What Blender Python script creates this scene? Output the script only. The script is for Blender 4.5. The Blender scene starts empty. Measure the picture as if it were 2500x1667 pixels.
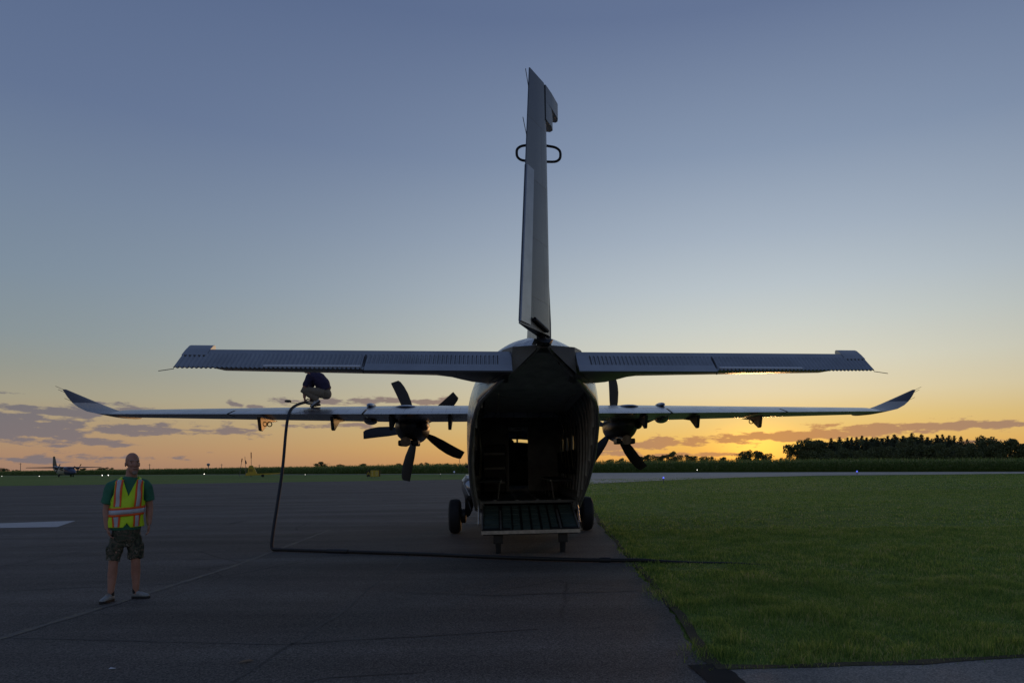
import bpy, math, random
import numpy as np
from mathutils import Matrix, Vector, Euler
rnd = random.Random(7)
C = bpy.context.scene.collection
SC = bpy.context.scene
R = math.radians

# ------------------------------------------------------------------ camera
CAMH = 1.5536
cam = bpy.data.cameras.new('camera'); cam_o = bpy.data.objects.new('camera', cam); C.objects.link(cam_o)
_cr, _sr = math.cos(.0132), math.sin(.0132)                      # the hand-held camera rolls 0.75 degrees
cam_o.matrix_world = Matrix(((_cr, _sr, 0, 0), (0, 0, -1, 0), (-_sr, _cr, 0, CAMH), (0, 0, 0, 1)))
cam.lens = 36 * 1667 / 2500; cam.shift_x = (1250 - 1411.8) / 2500; cam.shift_y = (1134.76 - 833.5) / 2500
cam.clip_start = .1; cam.clip_end = 6000
SC.camera = cam_o
SC.view_settings.view_transform = 'Standard'; SC.view_settings.look = 'None'
SC.view_settings.exposure = 0; SC.view_settings.gamma = 1; SC.view_settings.use_curve_mapping = False

# ------------------------------------------------------------------ sky
SUN_AZ, SUN_EL = R(14.7), R(.9)
def srgb(r, g, b):
    f = lambda c: c / 12.92 if c <= .04045 else ((c + .055) / 1.055) ** 2.4
    return (f(r / 255), f(g / 255), f(b / 255), 1)
world = bpy.data.worlds.new('World'); SC.world = world; world.use_nodes = True
def build_sky():
    nt = world.node_tree; N = nt.nodes; Lk = nt.links.new
    bg = N['Background']
    tc = N.new('ShaderNodeTexCoord'); sep = N.new('ShaderNodeSeparateXYZ'); Lk(tc.outputs['Generated'], sep.inputs[0])
    def M(op, a, b=None, c=None, clamp=False):
        n = N.new('ShaderNodeMath'); n.operation = op; n.use_clamp = clamp
        for i, v in enumerate((a, b, c)):
            if v is None: continue
            if isinstance(v, (int, float)): n.inputs[i].default_value = v
            else: Lk(v, n.inputs[i])
        return n.outputs[0]
    def ramp(stops, fac):
        n = N.new('ShaderNodeValToRGB'); e = n.color_ramp.elements
        n.color_ramp.interpolation = 'B_SPLINE' if False else 'EASE'
        n.color_ramp.interpolation = 'LINEAR'
        for i, (p, col) in enumerate(stops):
            el = e[i] if i < 2 else e.new(p)
            el.position = p; el.color = srgb(*col)
        Lk(fac, n.inputs[0]); return n.outputs[0]
    def mix(f, a, b, mode='MIX'):
        n = N.new('ShaderNodeMixRGB'); n.blend_type = mode
        for i, v in enumerate((f, a, b)):
            if isinstance(v, (int, float)): n.inputs[i].default_value = v
            elif isinstance(v, tuple): n.inputs[i].default_value = v
            else: Lk(v, n.inputs[i])
        return n.outputs[0]
    x, y, z = sep.outputs
    el = M('ARCSINE', z)
    az = M('ARCTAN2', x, y)
    daz = M('SUBTRACT', az, SUN_AZ)
    daz = M('ARCCOSINE', M('COSINE', daz))
    w = M('EXPONENT', M('MULTIPLY', M('MULTIPLY', M('DIVIDE', daz, R(34)), M('DIVIDE', daz, R(34))), -1))
    # colours by elevation (ramp position = elevation / 90 degrees)
    e01 = M('DIVIDE', el, math.pi / 2, clamp=True)
    def st(rows): return [(d / 90, c) for d, c in rows]
    away = ramp(st([(0, (150, 121, 108)), (1.3, (164, 131, 109)), (3, (167, 144, 116)), (5, (156, 151, 132)), (7, (140, 145, 139)), (9, (129, 142, 148)), (13, (119, 136, 153)),
                    (18, (110, 127, 151)), (24, (95, 112, 144)), (33, (85, 102, 136)), (60, (76, 92, 126)), (90, (72, 87, 122))]), e01)
    near = ramp(st([(0, (229, 161, 78)), (1.6, (236, 187, 95)), (3.5, (230, 198, 126)), (5.5, (226, 210, 170)), (8, (217, 213, 192)), (11, (201, 206, 200)), (14, (185, 195, 201)),
                    (18, (164, 177, 192)), (24, (134, 150, 174)), (33, (100, 116, 148)), (60, (78, 94, 128)), (90, (72, 87, 122))]), e01)
    sky = mix(w, away, near)
    # the glow where the sun has just gone into the horizon
    de = M('SUBTRACT', el, R(1.1))
    rr = M('ADD', M('MULTIPLY', daz, daz), M('MULTIPLY', M('MULTIPLY', de, de), 2.6))
    g1 = M('EXPONENT', M('DIVIDE', rr, -R(3.0) ** 2)); g2 = M('EXPONENT', M('DIVIDE', rr, -R(9) ** 2))
    sky = mix(1, sky, mix(1, (0, 0, 0, 1), mix(g1, (0, 0, 0, 1), (.55, .28, .02, 1)), 'ADD'), 'ADD')
    sky = mix(1, sky, mix(g2, (0, 0, 0, 1), (.07, .028, -.008, 1)), 'ADD')
    nish = N.new('ShaderNodeTexSky'); nish.sky_type = 'NISHITA'; nish.sun_disc = False
    nish.sun_elevation = SUN_EL; nish.sun_rotation = SUN_AZ; nish.ozone_density = 2; nish.dust_density = .5
    sky = mix(1, sky, mix(1, nish.outputs[0], (.002, .002, .002, 1), 'MULTIPLY'), 'ADD')
    # clouds: (azimuth, elevation, half length, half thickness) in degrees, slope, weight
    blobs = [(-39.2, 3.0, 4.2, 1.25, 0, 1.05), (-32.5, 2.9, 6.0, .45, .02, .9), (-37.5, 4.0, 3.0, .5, -.05, 1), (-36.2, 2.0, 3.0, .38, 0, .95),
             (-16.5, 5.3, 9.5, .34, .02, .85), (-33.5, 4.4, 2.2, .3, -.1, .85), (-26.6, 4.95, .7, .3, -.3, .85), (-25.3, 4.7, .8, .26, 0, .8),
             (-38.0, .85, 7.5, .36, 0, .72), (-27, 2.9, 3, .4, 0, .85), (-21, 3.35, 5, .26, 0, .7),
             (19.5, 2.2, 15.5, .46, .032, 1.1), (27, 2.6, 8, .34, -.02, 1), (4.8, 1.62, 5.2, .5, .02, 1.1), (2.6, .92, 3.2, .28, 0, 1), (9.2, .72, 6.5, .2, 0, .95), (31, 1.35, 2.4, .14, .05, .9),
             (20.5, .9, 2, .24, 0, .9), (6.8, 2.0, 2, .26, .0, .9)]
    cvec = N.new('ShaderNodeCombineXYZ'); Lk(M('MULTIPLY', az, 28), cvec.inputs[0]); Lk(M('MULTIPLY', el, 105), cvec.inputs[1])
    no = N.new('ShaderNodeTexNoise'); no.inputs['Scale'].default_value = 1.0; no.inputs['Detail'].default_value = 7; no.inputs['Roughness'].default_value = .62
    Lk(cvec.outputs[0], no.inputs['Vector'])
    dens = None
    for a0, e0, la, le, sl, wt in blobs:
        da = M('SUBTRACT', az, R(a0))
        dd = M('SUBTRACT', M('SUBTRACT', el, R(e0)), M('MULTIPLY', da, sl))
        q = M('ADD', M('POWER', M('ABSOLUTE', M('DIVIDE', da, R(la))), 2.6), M('POWER', M('ABSOLUTE', M('DIVIDE', dd, R(le))), 2))
        b = M('MULTIPLY', M('EXPONENT', M('MULTIPLY', q, -1)), wt)
        dens = b if dens is None else M('MAXIMUM', dens, b)
    # the same broken band goes on round the rest of the horizon
    band = M('MULTIPLY', M('EXPONENT', M('MULTIPLY', M('POWER', M('ABSOLUTE', M('DIVIDE', M('SUBTRACT', el, R(3.6)), R(1.3))), 2), -1)), .55)
    out = M('MULTIPLY', band, M('MULTIPLY', M('SUBTRACT', M('ABSOLUTE', az), R(44)), 6, clamp=True))
    dens = M('MAXIMUM', dens, out)
    cov = M('ADD', dens, M('MULTIPLY', M('SUBTRACT', no.outputs['Fac'], .5), 2.8))
    cov = M('MULTIPLY', M('SUBTRACT', cov, .42), 3.6, clamp=True)
    cov = M('MULTIPLY', cov, M('GREATER_THAN', dens, .02))
    ccol = mix(w, srgb(98, 103, 116), srgb(158, 126, 106))
    cl2 = mix(M('MULTIPLY', g2, .8, clamp=True), ccol, srgb(214, 140, 62))
    up = M('MULTIPLY', M('SUBTRACT', el, R(1.5)), 14, clamp=True)
    lowc = mix(w, srgb(130, 118, 120), srgb(190, 138, 96))
    cl2 = mix(M('MULTIPLY', up, .75), mix(.5, lowc, cl2), cl2)
    sky = mix(M('MULTIPLY', cov, .9), sky, cl2)
    # below the horizon only the far ground would be seen
    below = M('MULTIPLY', M('MULTIPLY', el, -1), 60, clamp=True)
    sky = mix(below, sky, (.018, .02, .012, 1))
    Lk(sky, bg.inputs[0]); bg.inputs[1].default_value = 1.0
build_sky()

sun = bpy.data.lights.new('sun', 'SUN'); sun_o = bpy.data.objects.new('sun', sun); C.objects.link(sun_o)
sun.energy = .35; sun.angle = R(4); sun.color = (1, .52, .2)
sun_o.rotation_euler = (Vector((math.sin(SUN_AZ), math.cos(SUN_AZ), math.tan(R(1.6))))).to_track_quat('Z', 'Y').to_euler()

# ------------------------------------------------------------------ helpers
def geo(): return ([], [])
def add(g, vf):
    o = len(g[0]); g[0].extend(tuple(v) for v in vf[0]); g[1].extend(tuple(i + o for i in f) for f in vf[1]); return g
def box(x, y, z, sx, sy, sz, rx=0, ry=0, rz=0):
    m = Euler((rx, ry, rz)).to_matrix(); v = []
    for a in (-.5, .5):
        for b in (-.5, .5):
            for c in (-.5, .5):
                p = m @ Vector((a * sx, b * sy, c * sz)); v.append((p.x + x, p.y + y, p.z + z))
    return v, [(0, 1, 3, 2), (4, 6, 7, 5), (0, 4, 5, 1), (2, 3, 7, 6), (0, 2, 6, 4), (1, 5, 7, 3)]
def loft(rings, cap=True, closed=True):
    n = len(rings[0]); v = [p for r in rings for p in r]; f = []
    for i in range(len(rings) - 1):
        for j in range(n if closed else n - 1):
            k = (j + 1) % n
            f.append((i * n + j, i * n + k, (i + 1) * n + k, (i + 1) * n + j))
    if cap and closed:
        f.append(tuple(range(n - 1, -1, -1))); o = (len(rings) - 1) * n; f.append(tuple(range(o, o + n)))
    return v, f
def tube(pts, rad, n=8, cap=True):
    pts = [Vector(p) for p in pts]; rings = []; up = None
    for i, p in enumerate(pts):
        d = (pts[min(i + 1, len(pts) - 1)] - pts[max(i - 1, 0)]).normalized()
        if up is None:
            up = Vector((0, 0, 1)) if abs(d.z) < .9 else Vector((1, 0, 0))
        a = d.cross(up)
        if a.length < 1e-4: a = d.cross(Vector((0, 1, 0)))
        a.normalize(); b = a.cross(d).normalized(); up = b
        r = rad[i] if isinstance(rad, list) else rad
        ra, rb = r if isinstance(r, tuple) else (r, r)
        rings.append([tuple(p + a * (ra * math.cos(t)) + b * (rb * math.sin(t))) for t in [2 * math.pi * k / n for k in range(n)]])
    return loft(rings, cap)
def lathe(prof, n=16, axis='z', o=(0, 0, 0)):
    rings = []
    for r, h in prof:
        ring = []
        for k in range(n):
            t = 2 * math.pi * k / n; a, b = r * math.cos(t), r * math.sin(t)
            p = {'z': (a, b, h), 'y': (b, h, a), 'x': (h, a, b)}[axis]
            ring.append((p[0] + o[0], p[1] + o[1], p[2] + o[2]))
        rings.append(ring)
    return loft(rings)
def prism(poly, axis, a, b):
    def mk(p, t): return {'x': (t, p[0], p[1]), 'y': (p[0], t, p[1]), 'z': (p[0], p[1], t)}[axis]
    return loft([[mk(p, a) for p in poly], [mk(p, b) for p in poly]])
def ellipsoid(c, r, n=14, m=10):
    rings = []
    for i in range(1, m):
        t = math.pi * i / m
        rings.append([(c[0] + r[0] * math.sin(t) * math.cos(2 * math.pi * k / n), c[1] + r[1] * math.sin(t) * math.sin(2 * math.pi * k / n), c[2] - r[2] * math.cos(t)) for k in range(n)])
    return loft(rings)
def spline(pts, n=8):
    pts = [Vector(p) for p in pts]; out = []
    P = [pts[0]] + pts + [pts[-1]]
    for i in range(1, len(P) - 2):
        a, b, c, d = P[i - 1], P[i], P[i + 1], P[i + 2]
        for k in range(n):
            t = k / n
            out.append(.5 * ((2 * b) + (c - a) * t + (2 * a - 5 * b + 4 * c - d) * t * t + (3 * b - a - 3 * c + d) * t ** 3))
    out.append(pts[-1]); return out
def obj(name, g, mat, parent=None, smooth=False, bevel=0, fix=True):
    me = bpy.data.meshes.new(name); me.from_pydata(g[0], [], g[1])
    if fix:
        import bmesh
        bm = bmesh.new(); bm.from_mesh(me); bmesh.ops.recalc_face_normals(bm, faces=bm.faces); bm.to_mesh(me); bm.free()
    for m in (mat if isinstance(mat, (list, tuple)) else [mat]): me.materials.append(m)
    if smooth:
        me.polygons.foreach_set('use_smooth', [True] * len(me.polygons))
        try: me.set_sharp_from_angle(angle=R(38))
        except Exception: pass
    o = bpy.data.objects.new(name, me); C.objects.link(o); o.parent = parent
    if bevel:
        b = o.modifiers.new('bevel', 'BEVEL'); b.width = bevel; b.segments = 2; b.limit_method = 'ANGLE'
    return o
def npobj(name, verts, loops, starts, mat, parent=None, mats=None):
    me = bpy.data.meshes.new(name)
    me.vertices.add(len(verts)); me.vertices.foreach_set('co', np.asarray(verts, np.float32).ravel())
    me.loops.add(len(loops)); me.loops.foreach_set('vertex_index', np.asarray(loops, np.int32))
    me.polygons.add(len(starts)); me.polygons.foreach_set('loop_start', np.asarray(starts, np.int32))
    me.update(calc_edges=True); me.materials.append(mat)
    o = bpy.data.objects.new(name, me); C.objects.link(o); o.parent = parent
    return o
def tag(o, label=None, cat=None, group=None, kind=None):
    if label: o['label'] = label
    if cat: o['category'] = cat
    if group: o['group'] = group
    if kind: o['kind'] = kind
    return o
def thing(name, label, cat, loc=(0, 0, 0), rz=0, group=None):
    o = bpy.data.objects.new(name, None); C.objects.link(o); o.location = loc; o.rotation_euler = (0, 0, rz)
    o.empty_display_size = .2
    return tag(o, label, cat, group)
def dup(o, parent=None):
    c = o.copy(); C.objects.link(c); c.parent = parent
    for ch in list(o.children): dup(ch, c)
    return c

# ------------------------------------------------------------------ materials
def mat(name, col, rough=.6, metal=0., noise=0., nscale=6., bump=0., bscale=40., spec=.5, emit=None, detail=5, coord='Object', col2=None, trans=0.):
    m = bpy.data.materials.new(name); m.use_nodes = True; nt = m.node_tree; p = nt.nodes['Principled BSDF']; Lk = nt.links.new
    p.inputs['Base Color'].default_value = (*col[:3], 1); p.inputs['Roughness'].default_value = rough; p.inputs['Metallic'].default_value = metal
    p.inputs['Specular IOR Level'].default_value = spec
    if trans: p.inputs['Transmission Weight'].default_value = trans; p.inputs['IOR'].default_value = 1.12
    tc = nt.nodes.new('ShaderNodeTexCoord')
    if noise or col2:
        n = nt.nodes.new('ShaderNodeTexNoise'); n.inputs['Scale'].default_value = nscale; n.inputs['Detail'].default_value = detail; n.inputs['Roughness'].default_value = .6
        Lk(tc.outputs[coord], n.inputs['Vector'])
        r = nt.nodes.new('ShaderNodeValToRGB'); r.color_ramp.elements[0].position = .3; r.color_ramp.elements[1].position = .7
        c2 = col2 or tuple(min(1, c * (1 + noise)) for c in col[:3])
        c1 = col[:3] if col2 else tuple(c * (1 - noise) for c in col[:3])
        r.color_ramp.elements[0].color = (*c1[:3], 1); r.color_ramp.elements[1].color = (*c2[:3], 1)
        Lk(n.outputs['Fac'], r.inputs[0]); Lk(r.outputs[0], p.inputs['Base Color'])
    if bump:
        n2 = nt.nodes.new('ShaderNodeTexNoise'); n2.inputs['Scale'].default_value = bscale; n2.inputs['Detail'].default_value = 4
        Lk(tc.outputs[coord], n2.inputs['Vector'])
        b = nt.nodes.new('ShaderNodeBump'); b.inputs['Strength'].default_value = bump; b.inputs['Distance'].default_value = .02
        Lk(n2.outputs['Fac'], b.inputs['Height']); Lk(b.outputs[0], p.inputs['Normal'])
    if emit:
        p.inputs['Emission Color'].default_value = (*emit[0], 1); p.inputs['Emission Strength'].default_value = emit[1]
    return m

def metal_skin(name, col, rough, sx, sy, seam=.35, plane='xy', dents=.12):
    """bare aluminium: seams and rivet rows from a brick pattern, uneven gloss, faint oil-canning"""
    m = mat(name, col, rough, 1.0); nt = m.node_tree; p = nt.nodes['Principled BSDF']; N = nt.nodes; Lk = nt.links.new
    tc = N.new('ShaderNodeTexCoord'); sp = N.new('ShaderNodeSeparateXYZ'); Lk(tc.outputs['Object'], sp.inputs[0])
    cb = N.new('ShaderNodeCombineXYZ'); a, b = [{'x': 0, 'y': 1, 'z': 2}[c] for c in plane]
    Lk(sp.outputs[a], cb.inputs[0]); Lk(sp.outputs[b], cb.inputs[1])
    br = N.new('ShaderNodeTexBrick'); br.inputs['Scale'].default_value = 1; br.inputs['Mortar Size'].default_value = .006; br.inputs['Brick Width'].default_value = sx
    br.inputs['Row Height'].default_value = sy; br.inputs['Mortar Smooth'].default_value = .3; br.offset = 0.5
    br.inputs['Color1'].default_value = (*[c * 1.06 for c in col], 1); br.inputs['Color2'].default_value = (*[c * .9 for c in col], 1)
    br.inputs['Mortar'].default_value = (*[c * seam for c in col], 1)
    Lk(cb.outputs[0], br.inputs['Vector'])
    no = N.new('ShaderNodeTexNoise'); no.inputs['Scale'].default_value = 2.2; no.inputs['Detail'].default_value = 6; Lk(tc.outputs['Object'], no.inputs['Vector'])
    mx = N.new('ShaderNodeMixRGB'); mx.blend_type = 'MULTIPLY'; mx.inputs[0].default_value = .45
    Lk(br.outputs['Color'], mx.inputs[1]); Lk(no.outputs['Fac'], mx.inputs[2]); Lk(mx.outputs[0], p.inputs['Base Color'])
    mr = N.new('ShaderNodeMapRange'); mr.inputs[3].default_value = rough * .75; mr.inputs[4].default_value = rough * 1.35
    Lk(no.outputs['Fac'], mr.inputs[0]); Lk(mr.outputs[0], p.inputs['Roughness'])
    n3 = N.new('ShaderNodeTexNoise'); n3.inputs['Scale'].default_value = 3.5; n3.inputs['Detail'].default_value = 1; Lk(tc.outputs['Object'], n3.inputs['Vector'])
    bp = N.new('ShaderNodeBump'); bp.inputs['Strength'].default_value = dents; bp.inputs['Distance'].default_value = .05; Lk(n3.outputs['Fac'], bp.inputs['Height'])
    b2 = N.new('ShaderNodeBump'); b2.inputs['Strength'].default_value = .4; b2.inputs['Distance'].default_value = .004; b2.invert = True
    Lk(br.outputs['Fac'], b2.inputs['Height']); Lk(bp.outputs[0], b2.inputs['Normal']); Lk(b2.outputs[0], p.inputs['Normal'])
    return m

ALU = (.50, .52, .55)
M_fus = metal_skin('polished_skin', ALU, .24, .9, .45, plane='yz', dents=.35)
M_fus.node_tree.nodes['Principled BSDF'].inputs['Metallic'].default_value = .78
M_wing = metal_skin('wing_skin', (.56, .58, .61), .27, .31, .62, plane='xy', dents=.08)
M_tail = metal_skin('tail_skin', (.34, .35, .36), .33, 1.1, .5, plane='xz', dents=.1)
M_elev = mat('elevator_skin', (.36, .365, .36), .36, 1.0, noise=.12, nscale=3)
M_fin = metal_skin('fin_paint', (.17, .18, .195), .38, .6, .7, seam=.8, plane='yz', dents=.05)
M_tab_lit = mat('lit_tab_metal', (.27, .275, .29), .3, 1.0, noise=.1)  # paler than the rudder: light on the deflected tab put into its colour
M_dark = mat('dark_lining', (.30, .295, .28), .7, noise=.25, nscale=5, bump=.2, bscale=12)
M_rib = mat('cabin_frame', (.24, .24, .225), .45, .4, noise=.2)
M_floor = mat('cabin_floor', (.12, .12, .115), .55, noise=.3, nscale=9)
M_ramp = mat('ramp_green', (.06, .088, .078), .5, noise=.25, nscale=7, bump=.2, bscale=30)
M_rampdark = mat('ramp_frame_black', (.014, .016, .016), .6, noise=.3)
M_strip = mat('worn_aluminium', (.42, .41, .385), .4, .8, noise=.25, nscale=12)
M_rubber = mat('rubber', (.016, .016, .018), .75, noise=.25, nscale=14, bump=.25, bscale=60)
M_black = mat('black_metal', (.012, .012, .013), .5, noise=.2)
M_prop = mat('propeller_black', (.022, .020, .020), .55, noise=.2, nscale=5)
M_white = mat('white_paint', (.62, .63, .64), .4, noise=.06)
M_glass = mat('window_glass', (.9, .95, .95), .02, trans=1.0)
M_navy = mat('navy_paint', (.022, .026, .05), .35, noise=.15)
M_greyp = mat('grey_paint', (.34, .34, .33), .42, noise=.08)
M_nac = mat('nacelle_dark', (.035, .035, .036), .32, .3, noise=.3, nscale=4)
M_fair = mat('fairing_grey', (.11, .11, .108), .5, noise=.2, nscale=4)
M_hot = mat('exhaust_steel', (.16, .12, .09), .45, .9, noise=.35, nscale=8)
M_label = mat('door_label', (.75, .76, .76), .5, noise=.15, nscale=20)
M_glow_strip = mat('yellow_glow_strip', (.45, .40, .24), .8, noise=.2)  # yellow stands for window light on the cabin ribs
M_seat = mat('seat_fabric', (.018, .019, .022), .85, noise=.3, nscale=10)

# ------------------------------------------------------------------ ground
def ground_mat(name, c1, c2, c3, s_big, s_mid, s_fine, rough=.85, bump=.4, speck=.0, crack=0., spec=.5, stretch=None, fine_amt=.5):
    m = bpy.data.materials.new(name); m.use_nodes = True; nt = m.node_tree; p = nt.nodes['Principled BSDF']; N = nt.nodes; Lk = nt.links.new
    tc = N.new('ShaderNodeTexCoord'); vec = tc.outputs['Object']
    def noise(s, d=5, r=.6, v=vec):
        n = N.new('ShaderNodeTexNoise'); n.inputs['Scale'].default_value = s; n.inputs['Detail'].default_value = d; n.inputs['Roughness'].default_value = r; Lk(v, n.inputs['Vector']); return n.outputs['Fac']
    def ramp(f, a, b, pa=.35, pb=.65):
        n = N.new('ShaderNodeValToRGB'); n.color_ramp.elements[0].position = pa; n.color_ramp.elements[1].position = pb
        n.color_ramp.elements[0].color = (*a, 1); n.color_ramp.elements[1].color = (*b, 1); Lk(f, n.inputs[0]); return n.outputs[0]
    def mix(f, a, b, mode='MIX'):
        n = N.new('ShaderNodeMixRGB'); n.blend_type = mode
        for i, v in enumerate((f, a, b)):
            if isinstance(v, (int, float)): n.inputs[i].default_value = v
            elif isinstance(v, tuple): n.inputs[i].default_value = (*v, 1)
            else: Lk(v, n.inputs[i])
        return n.outputs[0]
    vb = vec
    if stretch:
        mp = N.new('ShaderNodeMapping'); mp.inputs['Scale'].default_value = stretch; Lk(vec, mp.inputs[0]); vb = mp.outputs[0]
    col = ramp(noise(s_big, 6, .6, vb), c1, c2, .32, .68)
    mid = ramp(noise(s_mid, 5), (0, 0, 0), (1, 1, 1), .42, .72)
    mm = N.new('ShaderNodeMath'); mm.operation = 'MULTIPLY'; mm.inputs[1].default_value = .55; Lk(mid, mm.inputs[0])
    col = mix(mm.outputs[0], col, c3)
    fine = noise(s_fine, 3, .7)
    col = mix(fine_amt, col, ramp(fine, (.3, .3, .3), (1.6, 1.6, 1.6), .3, .72), 'MULTIPLY')
    if speck:
        vo = N.new('ShaderNodeTexVoronoi'); vo.inputs['Scale'].default_value = 95; Lk(vec, vo.inputs['Vector'])
        col = mix(speck, col, ramp(vo.outputs['Color'], (.45, .45, .45), (2.1, 2.05, 2.0), .25, .95), 'MULTIPLY')
    if crack:
        vo = N.new('ShaderNodeTexVoronoi'); vo.feature = 'DISTANCE_TO_EDGE'; vo.inputs['Scale'].default_value = .33
        nv = N.new('ShaderNodeTexNoise'); nv.inputs['Scale'].default_value = 1.3; nv.inputs['Detail'].default_value = 5; Lk(vec, nv.inputs['Vector'])
        mv = mix(.12, vec, nv.outputs['Color'], 'ADD'); Lk(mv, vo.inputs['Vector'])
        cr = ramp(vo.outputs['Distance'], (.35, .35, .35), (1, 1, 1), .002, .009)
        gate = ramp(noise(.21, 2), (0, 0, 0), (1, 1, 1), .5, .58)
        mg = N.new('ShaderNodeMath'); mg.operation = 'MULTIPLY'; mg.inputs[1].default_value = crack; Lk(gate, mg.inputs[0])
        col = mix(mg.outputs[0], col, mix(1, col, cr, 'MULTIPLY'))
    Lk(col, p.inputs['Base Color']); p.inputs['Roughness'].default_value = rough; p.inputs['Specular IOR Level'].default_value = spec
    if bump:
        b = N.new('ShaderNodeBump'); b.inputs['Strength'].default_value = bump; b.inputs['Distance'].default_value = .012; Lk(fine, b.inputs['Height']); Lk(b.outputs[0], p.inputs['Normal'])
    return m
M_asph = ground_mat('asphalt', (.078, .070, .062), (.158, .142, .126), (.094, .084, .074), .8, 1.3, 48, speck=.7, crack=.6, spec=.14, stretch=(.13, 1, 1), rough=.8)
M_taxi = ground_mat('taxiway_pavement', (.43, .38, .305), (.57, .505, .41), (.37, .33, .27), .15, .8, 20, speck=.2, spec=.2, stretch=(.15, 1, 1))
M_conc = ground_mat('pad_asphalt', (.17, .155, .135), (.25, .228, .197), (.14, .13, .115), .6, 3, 60, speck=.5)
M_grassg = ground_mat('lawn', (.12, .185, .040), (.21, .28, .066), (.26, .285, .080), .10, .55, 26, bump=.9, rough=.95, spec=.1, stretch=(.35, 1, 1), fine_amt=.7)
M_soil = ground_mat('soil', (.065, .054, .038), (.11, .092, .062), (.08, .09, .035), 2, 9, 60, bump=.8, rough=.95, spec=.1)
M_seal = mat('tar', (.022, .021, .021), .8, noise=.2, nscale=5, spec=.1)

def worn(name, col, under, thr, sc=9):
    m = mat(name, col, .7); nt = m.node_tree; p = nt.nodes['Principled BSDF']; N = nt.nodes; Lk = nt.links.new
    tc = N.new('ShaderNodeTexCoord'); n = N.new('ShaderNodeTexNoise'); n.inputs['Scale'].default_value = sc; n.inputs['Detail'].default_value = 8; n.inputs['Roughness'].default_value = .75; Lk(tc.outputs['Object'], n.inputs['Vector'])
    r = N.new('ShaderNodeValToRGB'); r.color_ramp.elements[0].position = thr - .06; r.color_ramp.elements[1].position = thr + .1
    r.color_ramp.elements[0].color = (*under, 1); r.color_ramp.elements[1].color = (*col, 1); Lk(n.outputs['Fac'], r.inputs[0]); Lk(r.outputs[0], p.inputs['Base Color'])
    return m
M_yline = worn('worn_yellow_paint', (.20, .155, .07), (.078, .070, .063), .55)
M_wline = worn('worn_white_paint', (.40, .40, .40), (.08, .08, .08), .36, 14)
M_scuff = worn('pale_scuff', (.24, .24, .25), (.05, .05, .05), .52, 7)

M_crack = worn('crack_sealer', (.024, .022, .021), (.070, .063, .057), .46, 2.2)
def wob(p, amp, f=1.):
    return (p[0] + amp * (math.sin(p[1] * 2.3 * f + 1.7 * p[0]) * .5 + math.sin(p[1] * 5.9 * f) * .3 + rnd.uniform(-.35, .35)), p[1] + amp * (math.sin(p[0] * 2.9 * f) * .4 + rnd.uniform(-.35, .35)))
def sheet(name, pts, z, m, amp=0, step=.12, wobble_to=30):
    out = []
    for i, a in enumerate(pts):
        b = pts[(i + 1) % len(pts)]; d = math.dist(a, b)
        n = 1 if (not amp or min(math.hypot(*a), math.hypot(*b)) > wobble_to) else max(1, min(160, int(d / step)))
        for k in range(n):
            t = k / n; q = (a[0] + (b[0] - a[0]) * t, a[1] + (b[1] - a[1]) * t)
            out.append(wob(q, amp) if amp and math.hypot(*q) < wobble_to and k else q)
    o = obj(name, ([(x, y, z) for x, y in out], [tuple(range(len(out)))]), m)
    if o.data.polygons[0].normal.z < 0: o.data.flip_normals()
    return tag(o, kind='structure')
def ribbon(name, pts, wid, z, m, amp=.02, kind='structure', step=.25):
    v, f = [], []; P = []
    for i in range(len(pts) - 1):
        a, b = pts[i], pts[i + 1]; n = max(1, int(math.dist(a, b) / step))
        P += [(a[0] + (b[0] - a[0]) * k / n, a[1] + (b[1] - a[1]) * k / n) for k in range(n)]
    P.append(pts[-1]); wx = 0
    for i, p in enumerate(P):
        a, b = P[max(i - 1, 0)], P[min(i + 1, len(P) - 1)]; dx, dy = b[0] - a[0], b[1] - a[1]; l = math.hypot(dx, dy) or 1
        wx = wx * .85 + rnd.uniform(-amp, amp); w = wid * rnd.uniform(.55, 1.2) if amp else wid
        nx, ny = -dy / l, dx / l
        v += [(p[0] + nx * (wx - w / 2), p[1] + ny * (wx - w / 2), z), (p[0] + nx * (wx + w / 2), p[1] + ny * (wx + w / 2), z)]
    for i in range(len(P) - 1): f.append((2 * i, 2 * i + 2, 2 * i + 3, 2 * i + 1))
    o = obj(name, (v, f), m)
    if o.data.polygons[0].normal.z < 0: o.data.flip_normals()
    return tag(o, kind=kind)

GE = [(1.02, 5.16), (.97, 5.4), (.96, 5.9), (.98, 7.03), (.91, 8.28), (.83, 10.28), (.67, 14.7), (.51, 18.4), (.33, 32.2), (.21, 46.8), (.92, 55.6)]     # east edge of the apron
NE = [(1.02, 5.16), (1.8, 5.18), (2.6, 5.22), (3.47, 5.34), (6, 5.6), (12, 6.2)]                                                                 # south edge of the lawn
CORN = [(-440, 470), (-288, 345), (-126, 235), (-65, 180), (-24, 149), (2, 134), (20.3, 119.5), (36.5, 105.5), (55.2, 86.5), (84, 55), (150, -10)]
sheet('lawn', [(-2500, -600), (2500, -600), (2500, 4500), (-2500, 4500)], -.016, M_grassg)
sheet('apron', [(-160, -40), (1.0, -40)] + GE + [(8, 64.8), (2, 100), (-8.5, 100), (-12, 83), (-13.4, 81.8), (-38.8, 79.8), (-67, 79.4), (-160, 80)], 0, M_asph, .07)
sheet('taxiway', [(.9, 56.5), (8.07, 64.77), (17, 73.2), (27.7, 78.0), (47.5, 73.5), (84, 48), (90, 49), (55.2, 84.6), (36.5, 103.6), (20.3, 117.5), (2.2, 132), (-23, 146), (-24, 143), (-9, 132), (-7, 95), (-4, 70)], .004, M_taxi)
ribbon('runway_edge', [(-23.5, 145), (-65, 175.2), (-126, 229.5), (-288, 339)], 5, .002, M_taxi, 0, step=20)
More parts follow.
